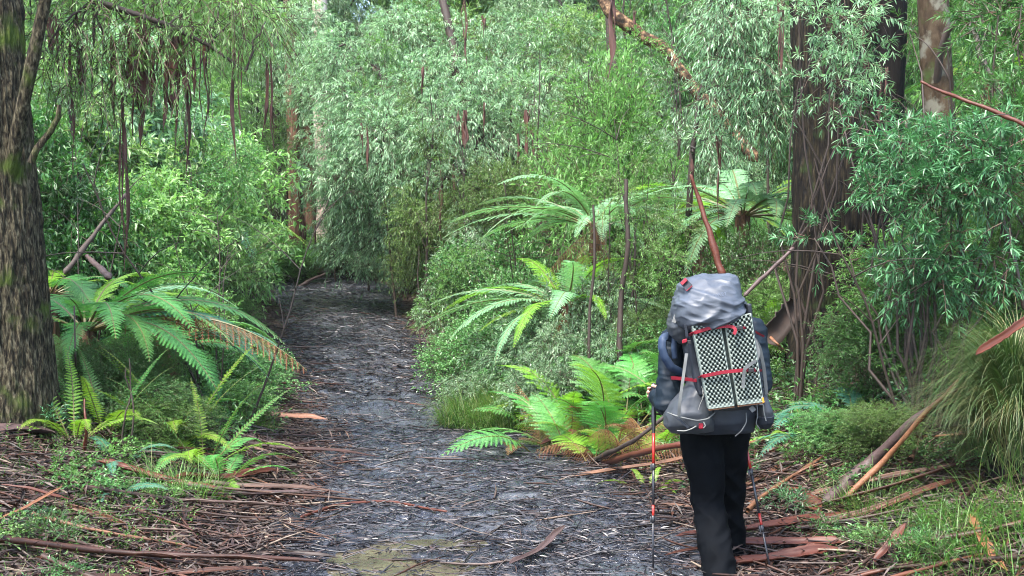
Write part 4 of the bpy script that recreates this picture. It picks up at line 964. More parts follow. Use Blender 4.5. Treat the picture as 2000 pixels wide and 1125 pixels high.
# ------------------------------------------------------------------ ferns
def frond_mb(L, rise, fall, np_=30, plen=.34, m=13, pw=.011, seed=1, droopy=.0, tipcurl=0., stalk=.16, dead=False, taper=.5):
    """frond along +X arching up then down; pinnae both sides; mat 0 pinna, 1 rachis"""
    g = np.random.default_rng(seed); mb = MB()
    s = np.linspace(0, 1, 24)
    def cur(s):
        x = L * (s - .10 * fall * s ** 3); z = L * (rise * s - fall * s ** 2.2); y = L * .05 * np.sin(s * 2.2 + seed) * s
        return np.stack([x, y, z], -1)
    tubes(mb, cur(s)[None], (L * (.0065 * (1 - s) + .0015))[None], 6, .5, 1)
    sp = stalk + (1 - stalk) * (np.arange(np_) + .3) / np_
    sp = np.repeat(sp, 2); side = np.tile([-1., 1.], np_)
    n = len(sp); u = (sp - stalk) / (1 - stalk)
    prof = np.clip(u / .16, .25, 1) ** .7 * (1 - u) ** taper * 1.02 + .03
    pl = L * plen * prof * g.uniform(.8, 1.1, n)
    C = cur(sp); Tn = nrm(cur(sp + .01) - cur(sp - .01))
    side_v = nrm(np.cross(np.broadcast_to(UP, Tn.shape), Tn))
    up_v = np.cross(Tn, side_v)
    d = nrm(side_v * side[:, None] * 1.0 + Tn * (.38 + .5 * u)[:, None] + up_v * (.16 - droopy + g.normal(0, .05, n))[:, None])
    k = int(m * 1.5); v = (np.arange(k) + .4) / k
    spc = L * (1 - stalk) / np_
    drop = (.22 + droopy * 1.1) * pl
    Q = C[:, None] + d[:, None] * (pl[:, None] * v)[..., None] - UP * (drop[:, None] * v ** 2)[..., None]
    td = nrm(d[:, None] - UP * ((drop / pl)[:, None] * 2 * v)[..., None])
    # midrib of each pinna
    vv = np.linspace(0, 1, 4)
    tubes(mb, C[:, None] + d[:, None] * (pl[:, None] * vv)[..., None] - UP * (drop[:, None] * vv ** 2)[..., None], np.full((n, 4), L * .0012), 3, .5, 0)
    nn = np.cross(np.broadcast_to(Tn[:, None], td.shape), td) * side[:, None, None]
    inpl = nrm(np.cross(nn, td))
    for sg in (-1., 1.):
        dd = nrm(inpl * sg + td * .45 - UP * (.12 + .3 * droopy))
        ll = np.minimum(pl * .3, spc * .78)[:, None] * (np.clip(1.12 - v, .12, 1) ** .6)[None] * g.uniform(.8, 1.1, (n, k))
        B = Q.reshape(-1, 3); Dd = dd.reshape(-1, 3); Lf = ll.ravel()
        S = nrm(td.reshape(-1, 3)); W2 = np.repeat(pl / k, k) * (.8 if not dead else .5)
        N = np.cross(S, Dd)
        V = np.stack([B - S * W2[:, None] * .5, B + S * W2[:, None] * .5, B + Dd * Lf[:, None] * .8 + S * W2[:, None] * .34 - N * 0, B + Dd * Lf[:, None] * 1.05, ], 1)
        F = np.arange(len(B) * 4).reshape(-1, 4)
        mb.add(V.reshape(-1, 3), F, np.clip(np.repeat(g.random(n), k) * .5 + .5 * g.random(n * k), 0, 1), 0)
    return mb
FM = {}
def frond_obj(kind, parent, mat):
    if kind not in FM:
        spec = {'arch': dict(L=1.8, rise=.55, fall=.66, np_=38, plen=.145, m=13, seed=1, taper=.6), 'arch_b': dict(L=1.8, rise=.42, fall=.62, np_=36, plen=.16, m=13, seed=2, taper=.65),
                'flat': dict(L=1.9, rise=.25, fall=.45, np_=38, plen=.155, m=13, seed=3, taper=.6), 'short': dict(L=.8, rise=.9, fall=.7, np_=30, plen=.145, m=7, seed=4, taper=.7),
                'upright': dict(L=.75, rise=1.5, fall=.5, np_=30, plen=.12, m=6, seed=5, taper=.8), 'brack': dict(L=1.0, rise=.7, fall=.72, np_=20, plen=.25, m=13, seed=6, taper=.8, stalk=.25),
                'brack_b': dict(L=1.0, rise=.5, fall=.65, np_=18, plen=.28, m=13, seed=7, taper=.85, stalk=.25), 'dead': dict(L=1.2, rise=.35, fall=.9, np_=24, plen=.16, m=11, seed=8, droopy=.9, dead=True),
                'skirt': dict(L=1.0, rise=-.5, fall=.5, np_=24, plen=.16, m=9, seed=9, droopy=.8, dead=True), 'brown_tip': dict(L=2.0, rise=.38, fall=.5, np_=30, plen=.11, m=8, seed=10, droopy=.55, dead=True)}[kind]
        o = frond_mb(**spec).build('frond', [M['fern'], M['rachis']], parent); FM[kind] = o
    else:
        o = FM[kind].copy(); COL.objects.link(o); o.parent = parent
    o.material_slots[0].link = 'OBJECT'; o.material_slots[0].material = M[mat]; o.material_slots[1].link = 'OBJECT'; o.material_slots[1].material = M['rachis']
    return o
rf = np.random.default_rng(19)
def fern(g, spec, label, trunk=0., cat='fern', lean=0, gr=None, spread=0.):
    """spec rows: kind, azimuth deg, scale, pitch deg, material"""
    root = empty('fern', g, 0); tag(root, label, cat, gr)
    for kind, a, s, pitch, mat in spec:
        o = frond_obj(kind, root, mat)
        o.rotation_euler = (Matrix.Rotation(math.radians(a), 4, 'Z') @ Matrix.Rotation(math.radians(-pitch), 4, 'Y') @ Matrix.Rotation(rf.normal(0, .18), 4, 'X')).to_euler()
        o.scale = (s, s * rf.uniform(.8, 1.15), s); o.location = (.02 * math.cos(math.radians(a)), .02 * math.sin(math.radians(a)), trunk)
        if spread:
            dx_, dy_ = rf.normal(0, spread), rf.normal(0, spread * .7); o.location = (dx_, dy_, float(T(g[0] + dx_, g[1] + dy_)) - g[2] - .02)
    if trunk > 0:
        t = trunk_mb([[0, 0, -.2], [0, 0, trunk * .5], [0, 0, trunk + .06]], [.1, .085, .08], sides=24, k=50, ridge=.03, seed=3)
        t.build('trunk', M['bark_f'], root, True)
    return root
def ring(kinds, n, mats, s0=.8, s1=1.1, a0=0, a1=360, p=8, p0=0):
    return [(kinds[rf.integers(len(kinds))], a0 + (a1 - a0) * (i + rf.uniform(-.3, .3)) / n, rf.uniform(s0, s1), rf.normal(p0, p), mats[rf.integers(len(mats))]) for i in range(n)]
gl = G(165, 9.4)
fern(gl, [('brown_tip', -4, .98, -2, 'ferndead'), ('arch_b', -2, .98, 2, 'fernblue'), ('arch', 10, .95, 2, 'fern'), ('arch', 30, .9, 4, 'fern'), ('arch_b', -28, .85, -2, 'fern'), ('arch', -48, .75, 0, 'fern'), ('arch', 60, .9, 6, 'fernlime'), ('arch_b', 95, .85, 6, 'fern'),
          ('arch', 130, .8, 6, 'fern'), ('arch_b', 165, .7, 4, 'fern'), ('arch', 200, .6, 6, 'fernlime'), ('arch_b', -75, .6, 2, 'fern'), ('arch', 20, .7, 20, 'fern'), ('arch', 75, .7, 26, 'fernlime'), ('arch_b', -12, .8, 8, 'fern'), ('arch', 45, .85, 12, 'fernpale'), ('arch', -38, .85, 10, 'fern'), ('arch_b', -58, .8, 14, 'fern'), ('arch', 2, .75, 26, 'fern'), ('arch_b', 18, .9, -6, 'fernblue'), ('arch', 110, .7, 20, 'fern'), ('arch', -90, .6, 20, 'fern'),
          ('skirt', -60, .8, 0, 'ferndead'), ('skirt', -100, .8, 0, 'ferndead'), ('skirt', -140, .8, 0, 'ferndead'), ('skirt', -25, .7, 0, 'ferndead')],
     'large arching tree fern beside the left trunk with one brown tipped frond', trunk=.6)
fern(G(330, 10.8), ring(['arch', 'arch_b'], 15, ['fern', 'fernblue', 'fern'], .55, .75), 'smaller tree fern behind the long brown tipped frond', trunk=.5)
fern(G(95, 10.5), ring(['arch', 'arch_b'], 13, ['fernlime', 'fern'], .5, .7), 'lime fern pushing out behind the left trunk', trunk=.75)
# small sword ferns left foreground
fern(G(395, 8.15), ring(['short', 'upright'], 10, ['fernlime', 'fernlime', 'fern'], .75, 1.0, p=6), 'lime green sword fern at the left edge of the litter')
fern(G(350, 8.6), ring(['upright', 'short'], 9, ['fernlime'], .75, 1.05, p=6), 'upright yellow green fern behind the lime sword fern')
fern(G(200, 8.3), ring(['upright', 'short'], 9, ['fernlime', 'fernlime', 'fern'], .7, 1.0, p=6), 'yellow green upright fern midway to the left trunk')
fern(G(140, 7.9), ring(['upright', 'short'], 7, ['fernlime'], .7, .95, p=5), 'narrow lime fern right beside the left trunk')
fern(G(268, 8.9), ring(['upright', 'short'], 12, ['fernlime', 'fern'], .5, 1.0, p=16), spread=.16, label= 'curled yellow fern in the middle of the small left ferns')
fern(G(430, 7.9), ring(['short'], 8, ['fern', 'fern', 'fernlime'], .55, .75), 'low green fern spilling toward the orange bark slab')
fern(G(225, 7.7), ring(['short'], 6, ['fernblue'], .45, .7), 'low blue green fern in front of the yellow ones')
fern(G(205, 6.9), ring(['short'], 4, ['fernblue'], .35, .5), 'tiny blue green fern above the red half pipe of bark')
# right bank
fern(G(1165, 12.4), [('flat', 182, .9, 8, 'fernpale'), ('arch', 205, .8, 2, 'fernpale')] + ring(['arch', 'arch_b', 'flat'], 24, ['fernpale'], .5, .88, p=15, p0=10) + [('skirt', 240, .8, 0, 'ferndead'), ('skirt', 290, .8, 0, 'ferndead'), ('skirt', 200, .7, 0, 'ferndead')],
     'pale mint tree fern reaching over the shrubs right of the track', trunk=1.62)
fern(G(1105, 11.8), [('flat', 185, .85, 4, 'fernpale'), ('arch_b', 212, .8, 0, 'fernpale')] + ring(['arch', 'arch_b', 'flat'], 22, ['fernpale', 'fernpale', 'fernlime'], .45, .8, p=15, p0=8) + [('skirt', 250, .7, 10, 'ferndead')],
     'lower pale fern whose fronds point left at the track', trunk=.95)
fern(G(1450, 12.6), ring(['flat', 'arch_b', 'arch'], 26, ['fernpale', 'fernlime', 'fernpale'], .65, 1.0, p=14, p0=5), 'broad bright tree fern crown between the backpack and the dark trunk', trunk=1.35)
fern(G(1365, 14.6), ring(['flat', 'arch_b', 'arch'], 20, ['fernpale', 'fernlime'], .6, 1., p=14), 'pale tree fern behind the upright red bark slab', trunk=1.3)
fern(G(1260, 15.8), ring(['flat', 'arch_b'], 11, ['fernpale'], .8, 1., p=5), 'pale tree fern beneath the bright young bush', trunk=1.5)
brs = [(1150, 9.9, .95, 'fernlime', 'lime bracken clump left of the hiker above the tan bark'), (1215, 9.3, .85, 'fern', 'green bracken with wide fronds beside the hiker'), (1120, 10.6, .9, 'fernlime', 'lime bracken clump at the edge of the grass patch'),
       (1255, 10.4, .95, 'fern', 'green bracken behind the left trekking pole hand'), (1185, 11.2, 1.0, 'fern', 'tall green bracken under the dark bare stems'), (1300, 11.6, 1.0, 'fernlime', 'lime bracken directly left of the backpack lid'),
       (1345, 13.2, 1.0, 'fern', 'green bracken behind the backpack lid'), (1510, 11.2, .7, 'fernlime', 'small lime bracken right of the backpack lid')]
for px_, D_, s, mt, lab in brs:
    fern(G(px_, D_), ring(['brack', 'brack_b'], 15, [mt, mt, 'fern'], s * .7, s * 1.3, p=18, p0=22), lab, spread=.26)
fern(G(1265, 8.1), ring(['short', 'brack'], 6, ['fernlime'], .35, .5), 'small lime fern poking out between the tan bark and the hiker')
for px_, D_, s, lab in [(1130, 9.5, .62, 'brown dead fern fronds hanging below the lime bracken'), (1200, 9.1, .6, 'brown dead fern fronds just left of the hiker hand'), (1085, 9.8, .55, 'brown dead fern fronds nearest the grass patch'), (1245, 9.0, .55, 'brown dead fronds right behind the hiker sleeve')]:
    fern(G(px_, D_), ring(['dead', 'dead', 'brack'], 10, ['ferndead', 'ferndead', 'fernlime'], s * .9, s * 1.3, p=16, p0=25), lab, spread=.2)
fern(G(1668, 8.5), ring(['short', 'brack'], 8, ['fernblue'], .6, .95, p=18), 'upright blue green fern in front of the dark trunk')
fern(G(1575, 8.9), ring(['short', 'brack_b'], 8, ['fernblue', 'fern'], .55, .75, p=10), 'spreading fern just right of the backpack')
fern(G(1610, 8.2), ring(['short', 'brack_b'], 7, ['fernblue'], .5, .7, p=10), 'drooping blue green fern below the spreading one')
fern(G(1690, 8.0), ring(['short'], 6, ['fernblue'], .4, .55), 'small dark fern in the shade above the grey branch')
fern(G(1560, 8.4), ring(['short'], 5, ['fernlime'], .4, .5), 'small yellow fern near the lower right pocket of the pack')
fern(G(1930, 12.5), ring(['flat', 'arch_b'], 9, ['fernlime', 'fern'], .7, .9), 'sunlit lime tree fern far behind the mottled trunk', trunk=2.1)
fern(G(420, 20), ring(['flat', 'arch_b'], 10, ['fernlime', 'fernpale'], .8, 1.), 'pale lime fern at the left of the far track', trunk=1.1)
fern(G(370, 16.5), ring(['flat', 'arch_b'], 10, ['fernlime', 'fernpale'], .8, 1.), 'lime tree fern among the lime bushes on the left', trunk=1.6)

# ------------------------------------------------------------------ grass
def blades(mb, rng, B, A, L, Wd, arch, rnd, k=5):
    n = len(B); t = np.linspace(0, 1, k)
    dx = np.stack([np.cos(A), np.sin(A), 0 * A], -1)[:, None]; L = np.broadcast_to(L, (n,)); arch = np.broadcast_to(arch, (n,))
    th = arch[:, None] * t                           # bend angle along the blade
    st = L[:, None] / (k - 1)
    h = np.concatenate([np.zeros((n, 1)), np.cumsum(np.sin(th[:, 1:]) * st, 1)], 1); z = np.concatenate([np.zeros((n, 1)), np.cumsum(np.cos(th[:, 1:]) * st, 1)], 1)
    C = B[:, None] + dx * h[..., None] + UP * z[..., None]
    sd_ = np.stack([-np.sin(A), np.cos(A), 0 * A], -1)[:, None]; w_ = (np.broadcast_to(Wd, (n,))[:, None] * (1 - t ** 1.6 * .92))[..., None] * .5
    V = np.stack([C - sd_ * w_, C + sd_ * w_], 2)
    i = np.arange(n * k * 2).reshape(n, k, 2)
    F = np.stack([i[:, :-1, 0], i[:, :-1, 1], i[:, 1:, 1], i[:, 1:, 0]], -1).reshape(-1, 4)
    mb.add(V.reshape(-1, 3), F, np.repeat(np.broadcast_to(rnd, (n,)), k - 1), 0)
rgx = np.random.default_rng(55)
def tuft(name, g, n, R, L, Wd, mat, label, cat, amin=.6, amax=2.2, dirb=None):
    mb = MB(); a = rgx.random(n) * 6.28; r = R * rgx.random(n) ** .6
    B = np.stack([g[0] + r * np.cos(a), g[1] + r * np.sin(a), np.zeros(n)], -1); B[:, 2] = surf(B[:, 0], B[:, 1]) - .02
    A_ = a + rgx.normal(0, .7, n) if dirb is None else rgx.normal(dirb, 1.0, n)
    blades(mb, rgx, B - np.array(g), A_, L * rgx.uniform(.5, 1.2, n), Wd, rgx.uniform(amin, amax, n), rgx.random(n))
    o = mb.build(name, M[mat]); o.location = tuple(g); return tag(o, label, cat)
tuft('grass_tuft', G(965, 11.1), 2400, .55, .42, .007, 'grass', 'soft bright grass patch on the right edge of the track', 'grass tuft', dirb=3.6)
tuft('grass_tuft', G(1045, 11.5), 1300, .45, .5, .007, 'grass', 'taller grass clump between the bright grass and the bracken', 'grass tuft', dirb=3.6)
tuft('grass_tuft', G(475, 10.3), 700, .3, .25, .006, 'grass', 'small grass tuft at the left edge of the track', 'grass tuft')
tuft('grass_tuft', G(350, 7.4), 500, .3, .3, .005, 'grass', 'loose grass tuft below the small left ferns', 'grass tuft')
tuft('grass_tuft', G(1900, 5.9), 420, .5, .45, .006, 'grass', 'bright grass clump below the straw coloured tussock', 'grass tuft', dirb=3.9)
tuft('grass_tuft', G(1990, 5.3), 220, .4, .42, .006, 'grass', 'grass clump in the lower right corner', 'grass tuft', dirb=3.9)
tuft('grass_tuft', G(1700, 6.9), 350, .25, .28, .005, 'grass', 'small grass tuft in front of the leaning grey branch', 'grass tuft')
# the hanging tussock on its mound
gt = G(1995, 6.7); tus = empty('tussock', gt); tag(tus, 'big drooping straw and green tussock on a mound at the right edge', 'grass tussock')
mb = trunk_mb([[0, 0, -.3], [0, 0, .1], [-.02, 0, .35], [-.03, 0, .6], [-.03, 0, .68]], [.2, .17, .14, .1, .03], sides=60, k=60, ridge=.03, freq=10, zf=1, seed=77)
mb.build('mound', M['char'], tus, True)
mb = MB(); n = 5000
a = rgx.random(n) * 6.28; hh = rgx.random(n) ** .6; r = .26 * (1 - hh) + .05
B = np.stack([r * np.cos(a) - .03, r * np.sin(a), hh * .6], -1)
cl = vn2(a * 2.2, hh * 3, 70); A_ = a + rgx.normal(0, .3, n) + (vn2(a * 1.7, hh * 2, 71) - .5) * 1.6 + .5 * np.sin(3.4 - a)
blades(mb, rgx, B, A_, (.28 + .5 * cl) * rgx.uniform(.4, 1.15, n), .005, .9 + 2.3 * vn2(a * 3, hh * 4, 73) + rgx.normal(0, .25, n), np.clip(.15 + .55 * rgx.random(n) + .6 * (vn2(a * 2.7, hh * 3, 72) - .5), 0, 1), k=9)
mb.build('blades', M['straw'], tus)

# low cover, too fine to count
def cover(name, n, f, hmin, hmax, mat, label, cat, L, Wd, m=12, ymax=14):
    x, y = scatter(n, f, 4.7, ymax); n = len(x)
    B = np.stack([x, y, surf(x, y) - .005], -1); d = nrm(UP + rnd_unit(rng, n) * .55)
    mb = MB(); sprigs(mb, rng, B, d, rng.uniform(hmin, hmax, n), m, L, Wd, ang=60, droop=.15, grav=0, tr=.0012)
    return tag(mb.build(name, [M[mat], M['twig']]), label, cat, kind='stuff')
patch = lambda x, y: np.clip((vn2(x * 1.3 + 9, y * 1.3, 61) - .42) * 5, 0, 1)
cover('ground_cover', 13000, lambda x, y: np.clip(edge_d(x, y) / .6 - .35, 0, 1) * patch(x, y), .04, .16, 'mossy', 'small leaved creeping plants spread over both banks', 'ground cover', .018, .009)
def grasslet(name, n, f, L, label):
    x, y = scatter(n, f, 4.7, 14); n = len(x); mb = MB()
    blades(mb, rng, np.stack([x, y, surf(x, y) - .01], -1), rng.random(n) * 6.28, L * rng.uniform(.4, 1.3, n), .0045, rng.uniform(.5, 2.3, n), rng.random(n), k=4)
    return tag(mb.build(name, M['grass']), label, 'grass', kind='stuff')
grasslet('short_grass', 15000, lambda x, y: np.clip(edge_d(x, y) / .5 - .5, 0, 1) * np.clip((vn2(x * 1.6 + 3, y * 1.6, 62) - .5) * 5 + .9 * ((x < -1.9) & (y > 5.8) & (y < 8)), 0, 1) * np.where(x > 1.5, .45, 1), .12, 'short green grass growing through the litter on the banks')
cover('undergrowth', 5200, lambda x, y: np.clip(edge_d(x, y) / .6 - .4, 0, 1) * (y > 8.5), .15, .5, 'deep', 'leafy undergrowth filling the forest floor between the shrubs', 'undergrowth', .05, .02, ymax=34)

# ------------------------------------------------------------------ the hiker
def cloth_mat(name, cols, rough=.7, weave=900, spec=.3, sheen=.0, bstr=.15):
    m, nt, out = new_mat(name)
    n = noise(nt, 11, 5, mapping(nt)); w_ = noise(nt, weave, 2, mapping(nt))
    c = ramp(nt, cols, n); s = princ(nt, c, rough, spec, w_, bstr, .0006, 0, sheen); nt.links.new(s, out.inputs[0]); return m
M['skin'] = cloth_mat('skin', [(.42, .22, .16, .3), (.55, .31, .24, .7)], .5, 300, .4)
M['jacket'] = cloth_mat('dark_teal_blue_jacket', [(.0025, .006, .010, .3), (.005, .011, .018, .7)], .6, spec=.2)
M['hood'] = cloth_mat('navy_cloth', [(.015, .027, .055, .3), (.03, .05, .09, .7)], .6)
M['pants'] = cloth_mat('black_trousers', [(.0013, .0017, .0024, .3), (.0028, .0036, .005, .7)], .8, spec=.06)
M['boot'] = cloth_mat('brown_boot', [(.02, .014, .01, .3), (.05, .035, .025, .7)], .6)
M['pack'] = cloth_mat('grey_pack_fabric', [(.027, .031, .036, .35), (.045, .05, .057, .65)], .5, 700, .4)
M['lid'] = cloth_mat('blue_grey_pack_fabric', [(.036, .043, .054, .35), (.058, .068, .085, .65)], .5, 700, .45)
M['packdark'] = cloth_mat('black_pack_fabric', [(.012, .015, .02, .3), (.025, .03, .04, .7)], .6)
M['redweb'] = cloth_mat('red_webbing', [(.14, .005, .012, .3), (.22, .008, .02, .7)], .6)
M['greyweb'] = cloth_mat('grey_webbing', [(.07, .073, .07, .3), (.12, .125, .12, .7)], .6)
M['cord'] = cloth_mat('pale_cord', [(.13, .13, .12, .3), (.2, .2, .18, .7)], .6)
M['buckle'] = plain_mat('black_plastic', [(.01, .01, .012), (.02, .02, .022)], rough=.35)
M['metal'] = plain_mat('bare_metal', [(.4, .4, .42), (.6, .6, .62)], rough=.3, metal=1)
M['polered'] = plain_mat('red_pole_paint', [(.22, .012, .008), (.28, .018, .01)], rough=.3)
M['poleblack'] = plain_mat('black_pole_paint', [(.012, .012, .014), (.02, .02, .024)], rough=.3)
M['foam'] = plain_mat('sage_foam', [(.15, .18, .155), (.21, .24, .205)], nscale=60, rough=.75, spec=.25)
M['foamdark'] = plain_mat('dark_foam', [(.008, .013, .012), (.016, .024, .021)], nscale=60, rough=.8, spec=.2)
M['foamrust'] = plain_mat('rust_foam_edge', [(.12, .05, .02), (.2, .09, .04)], nscale=60, rough=.8)
M['hair'] = plain_mat('brown_hair', [(.02, .012, .008), (.05, .03, .02)], nscale=90, rough=.5)

def capsule(mb, a, b, ra, rb, n=16, k=8, fl=1.0, side=None):
    """closed tapered limb from a to b; fl flattens it along the axis given by side"""
    a = np.array(a, float); b = np.array(b, float); d = b - a; L = np.linalg.norm(d); d = d / L
    ref = np.array([0, 1., 0]) if side is None else np.array(side, float)
    u = nrm(np.cross(d, ref)); v = np.cross(u, d)
    rows = []
    for i in range(k): th = -math.pi / 2 + (math.pi / 2) * i / k; rows.append((ra * math.sin(th), ra * math.cos(th)))
    for i in range(1, 6): t = i / 6; rows.append((L * t, ra + (rb - ra) * t))
    for i in range(k + 1): th = (math.pi / 2) * i / k; rows.append((L + rb * math.sin(th), rb * math.cos(th)))
    an = np.arange(n) * 2 * np.pi / n
    V = np.array([[a + d * z + max(r, 1e-4) * (u * math.cos(q) + v * fl * math.sin(q)) for q in an] for z, r in rows]); m = len(rows)
    i = np.arange(m * n).reshape(m, n); F = np.stack([i[:-1], np.roll(i, -1, 1)[:-1], np.roll(i, -1, 1)[1:], i[1:]], -1).reshape(-1, 4)
    mb.add(V.reshape(-1, 3), F[:, ::-1])
    for r_, rev in ((0, 0), (m - 1, 1)):
        c = mb.n; mb.add(np.array([V[r_].mean(0)]), np.zeros((0, 3), int)) if False else None
        row = V[r_]; VV = np.concatenate([row, row.mean(0)[None]]); j = np.arange(n)
        F3 = np.stack([j, (j + 1) % n, np.full(n, n)], -1); mb.add(VV, F3 if rev == 0 else F3[:, ::-1])
def chain(mb, pts, fl=1.0, side=None):
    """pts rows x,y,z,r"""
    for p, q in zip(pts[:-1], pts[1:]): capsule(mb, p[:3], q[:3], p[3], q[3], fl=fl, side=side)
def fused(mb, name, mat, parent, voxel=.009, smooth=6, disp=None, dec=None):
    """the overlapping closed forms fused to one continuous skin, then wrinkled"""
    o = mb.build(name, mat, None)
    # weld, so every form is closed
    w_ = o.modifiers.new('w', 'WELD'); w_.merge_threshold = .0002
    r = o.modifiers.new('r', 'REMESH'); r.mode = 'VOXEL'; r.voxel_size = voxel
    s = o.modifiers.new('s', 'SMOOTH'); s.factor = .5; s.iterations = smooth
    dg = bpy.context.evaluated_depsgraph_get(); me = bpy.data.meshes.new_from_object(o.evaluated_get(dg))
    old = o.data; o.modifiers.clear(); o.data = me; bpy.data.meshes.remove(old)
    me.materials.clear(); me.materials.append(mat)
    n = len(me.vertices); co = np.zeros(n * 3, np.float32); me.vertices.foreach_get('co', co); co = co.reshape(-1, 3).astype(float)
    if disp is not None:
        no = np.zeros(n * 3, np.float32); me.vertices.foreach_get('normal', no); no = no.reshape(-1, 3)
        co = co + no * disp(co)[:, None]; me.vertices.foreach_set('co', co.astype(np.float32).ravel())
    me.polygons.foreach_set('use_smooth', np.ones(len(me.polygons), bool)); me.update()
    o.parent = parent
    print(name, n)
    return o
def pr(px, py, D, r): return [*P(px, py, D), r]
def fold(co, fx, fy, fz, amp, seed):
    n = vn3(co[:, 0] * fx + 40, co[:, 1] * fy + 40, co[:, 2] * fz + 40, seed)
    return amp * (1 - 2 * np.abs(n * 2 - 1)) 

hp = (0, 0, 0)
# joints
sL = P(1318, 668, 6.12); eL = P(1303, 790, 6.02); wL = P(1284, 776, 6.20); 
sR = P(1468, 650, 6.12); eR = P(1484, 752, 6.02); wR = P(1452, 782, 6.26)
hL = P(1366, 822, 6.12); kL = P(1384, 985, 6.10); aL = P(1408, 1129, 5.80)
hR = P(1424, 822, 6.14); kR = P(1419, 985, 6.33); aR = P(1428, 1092, 6.36)
neck = P(1392, 622, 6.24); head = P(1389, 585, 6.26); pel = P(1396, 812, 6.15); chest = P(1393, 690, 6.22); bel = P(1394, 760, 6.19)
def body_forms(mb, g=0., legs=True, torso=True, arms=True):
    if torso:
        for c, w_, d_ in ((pel, .155, .105), (bel, .135, .10), (chest, .16, .115)):
            pass
        A = [(pel, .15), (bel, .135), (chest, .155), ((chest + neck) / 2, .12)]
        for (p, r), (q, s_) in zip(A[:-1], A[1:]): capsule(mb, p, q, r + g, s_ + g, n=24, fl=.68, side=(0, 1, 0))
        capsule(mb, sL, sR, .062 + g, .062 + g)
    if arms:
        for s_, e, w_ in ((sL, eL, wL), (sR, eR, wR)): chain(mb, [[*s_, .056 + g], [*((s_ + e) / 2), .05 + g], [*e, .042 + g], [*w_, .028 + g * .8]])
    if legs:
        for h, k_, a_ in ((hL, kL, aL), (hR, kR, aR)):
            chain(mb, [[*h, .092 + g], [*((h + k_) / 2), .08 + g], [*k_, .056 + g], [*((k_ * .65 + a_ * .35)), .056 + g], [*a_, .038 + g]])
mb = MB(); body_forms(mb)
capsule(mb, (chest + neck) / 2 + UP * .05, head - UP * .04, .055, .05)
# head: skull, face to the front (+Y), jaw, nose, ears
hd = head + np.array([0, .0, 0])
capsule(mb, hd + [0, -.012, .03], hd + [0, .02, .03], .08, .078); capsule(mb, hd + [0, .03, -.03], hd + [0, .052, -.055], .062, .042)
capsule(mb, hd + [0, .098, .012], hd + [0, .113, -.014], .008, .013, n=10)
for s_ in (-1, 1):
    capsule(mb, hd + [s_ * .078, .0, .014], hd + [s_ * .08, -.004, -.014], .014, .010, n=10, fl=.6)
    capsule(mb, hd + [s_ * .03, .083, .03], hd + [s_ * .045, .078, .03], .011, .009, n=10)
capsule(mb, hd + [-.02, .088, -.045], hd + [.02, .088, -.045], .008, .008, n=10)
# feet
for a_, h_ in ((aL, 0), (aR, 0)):
    gz = float(surf(a_[0], a_[1])); capsule(mb, [a_[0], a_[1] - .03, gz + .05], [a_[0] + .01, a_[1] + .17, gz + .035], .036, .03); capsule(mb, a_, [a_[0], a_[1] - .02, gz + .06], .04, .038)
# hands: palm, four unequal bent fingers round the grip and a thumb from the side of the palm
def hand(w_, grip, ax, sgn):
    """grip: a point on the pole the fingers close on; ax: pole direction (up)"""
    w_ = np.array(w_); grip = np.array(grip); ax = nrm(np.array(ax, float))
    fw = nrm(grip - w_ - ax * np.dot(grip - w_, ax)); sd_ = np.cross(ax, fw) * sgn
    pc = grip - fw * .012 + sd_ * -.026
    capsule(mb, w_, pc - ax * .012, .024, .022, n=12, fl=.75); capsule(mb, pc + ax * .03, pc - ax * .03, .0155, .0155, n=12)
    for i, (off, ln) in enumerate(((.033, 1.0), (.011, 1.08), (-.011, 1.0), (-.032, .82))):
        b = pc + ax * off + fw * .012
        pts = [b, b + fw * .03 * ln + sd_ * .008, b + fw * .036 * ln + sd_ * .034 * ln, b + fw * .012 + sd_ * .046 * ln]
        chain(mb, [[*pts[0], .0095], [*pts[1], .009], [*pts[2], .0082], [*pts[3], .0072]])
    th = pc + ax * .02 - fw * .008
    chain(mb, [[*th, .0115], [*(th + sd_ * .028 - fw * .006 + ax * .018), .0105], [*(th + sd_ * .046 + fw * .01 + ax * .024), .0088]])
pLt = P(1277, 748, 6.24); pLb = P(1275, 1140, 6.02); pLb = np.array([pLb[0], pLb[1], float(surf(pLb[0], pLb[1])) - .01])
pRt = P(1437, 770, 6.30); pRb = P(1508, 1136, 5.98); pRb = np.array([pRb[0], pRb[1], float(surf(pRb[0], pRb[1])) - .01])
def along(a, b, z): return a + (b - a) * ((a[2] - z) / (a[2] - b[2]))
gL = along(pLt, pLb, float(P(0, 770, 6.22)[2])); gR = along(pRt, pRb, float(P(0, 788, 6.28)[2]))
hand(wL, gL, pLt - pLb, 1); hand(wR, gR, pRt - pRb, -1)
person = fused(mb, 'person', M['skin'], None, .0045, 5)
tag(person, 'hiker in dark jacket and black trousers walking away with a big pack', 'person')

mb = MB(); body_forms(mb, .020, legs=False)
capsule(mb, chest + UP * .02, neck - UP * .02, .13, .09, fl=.8)
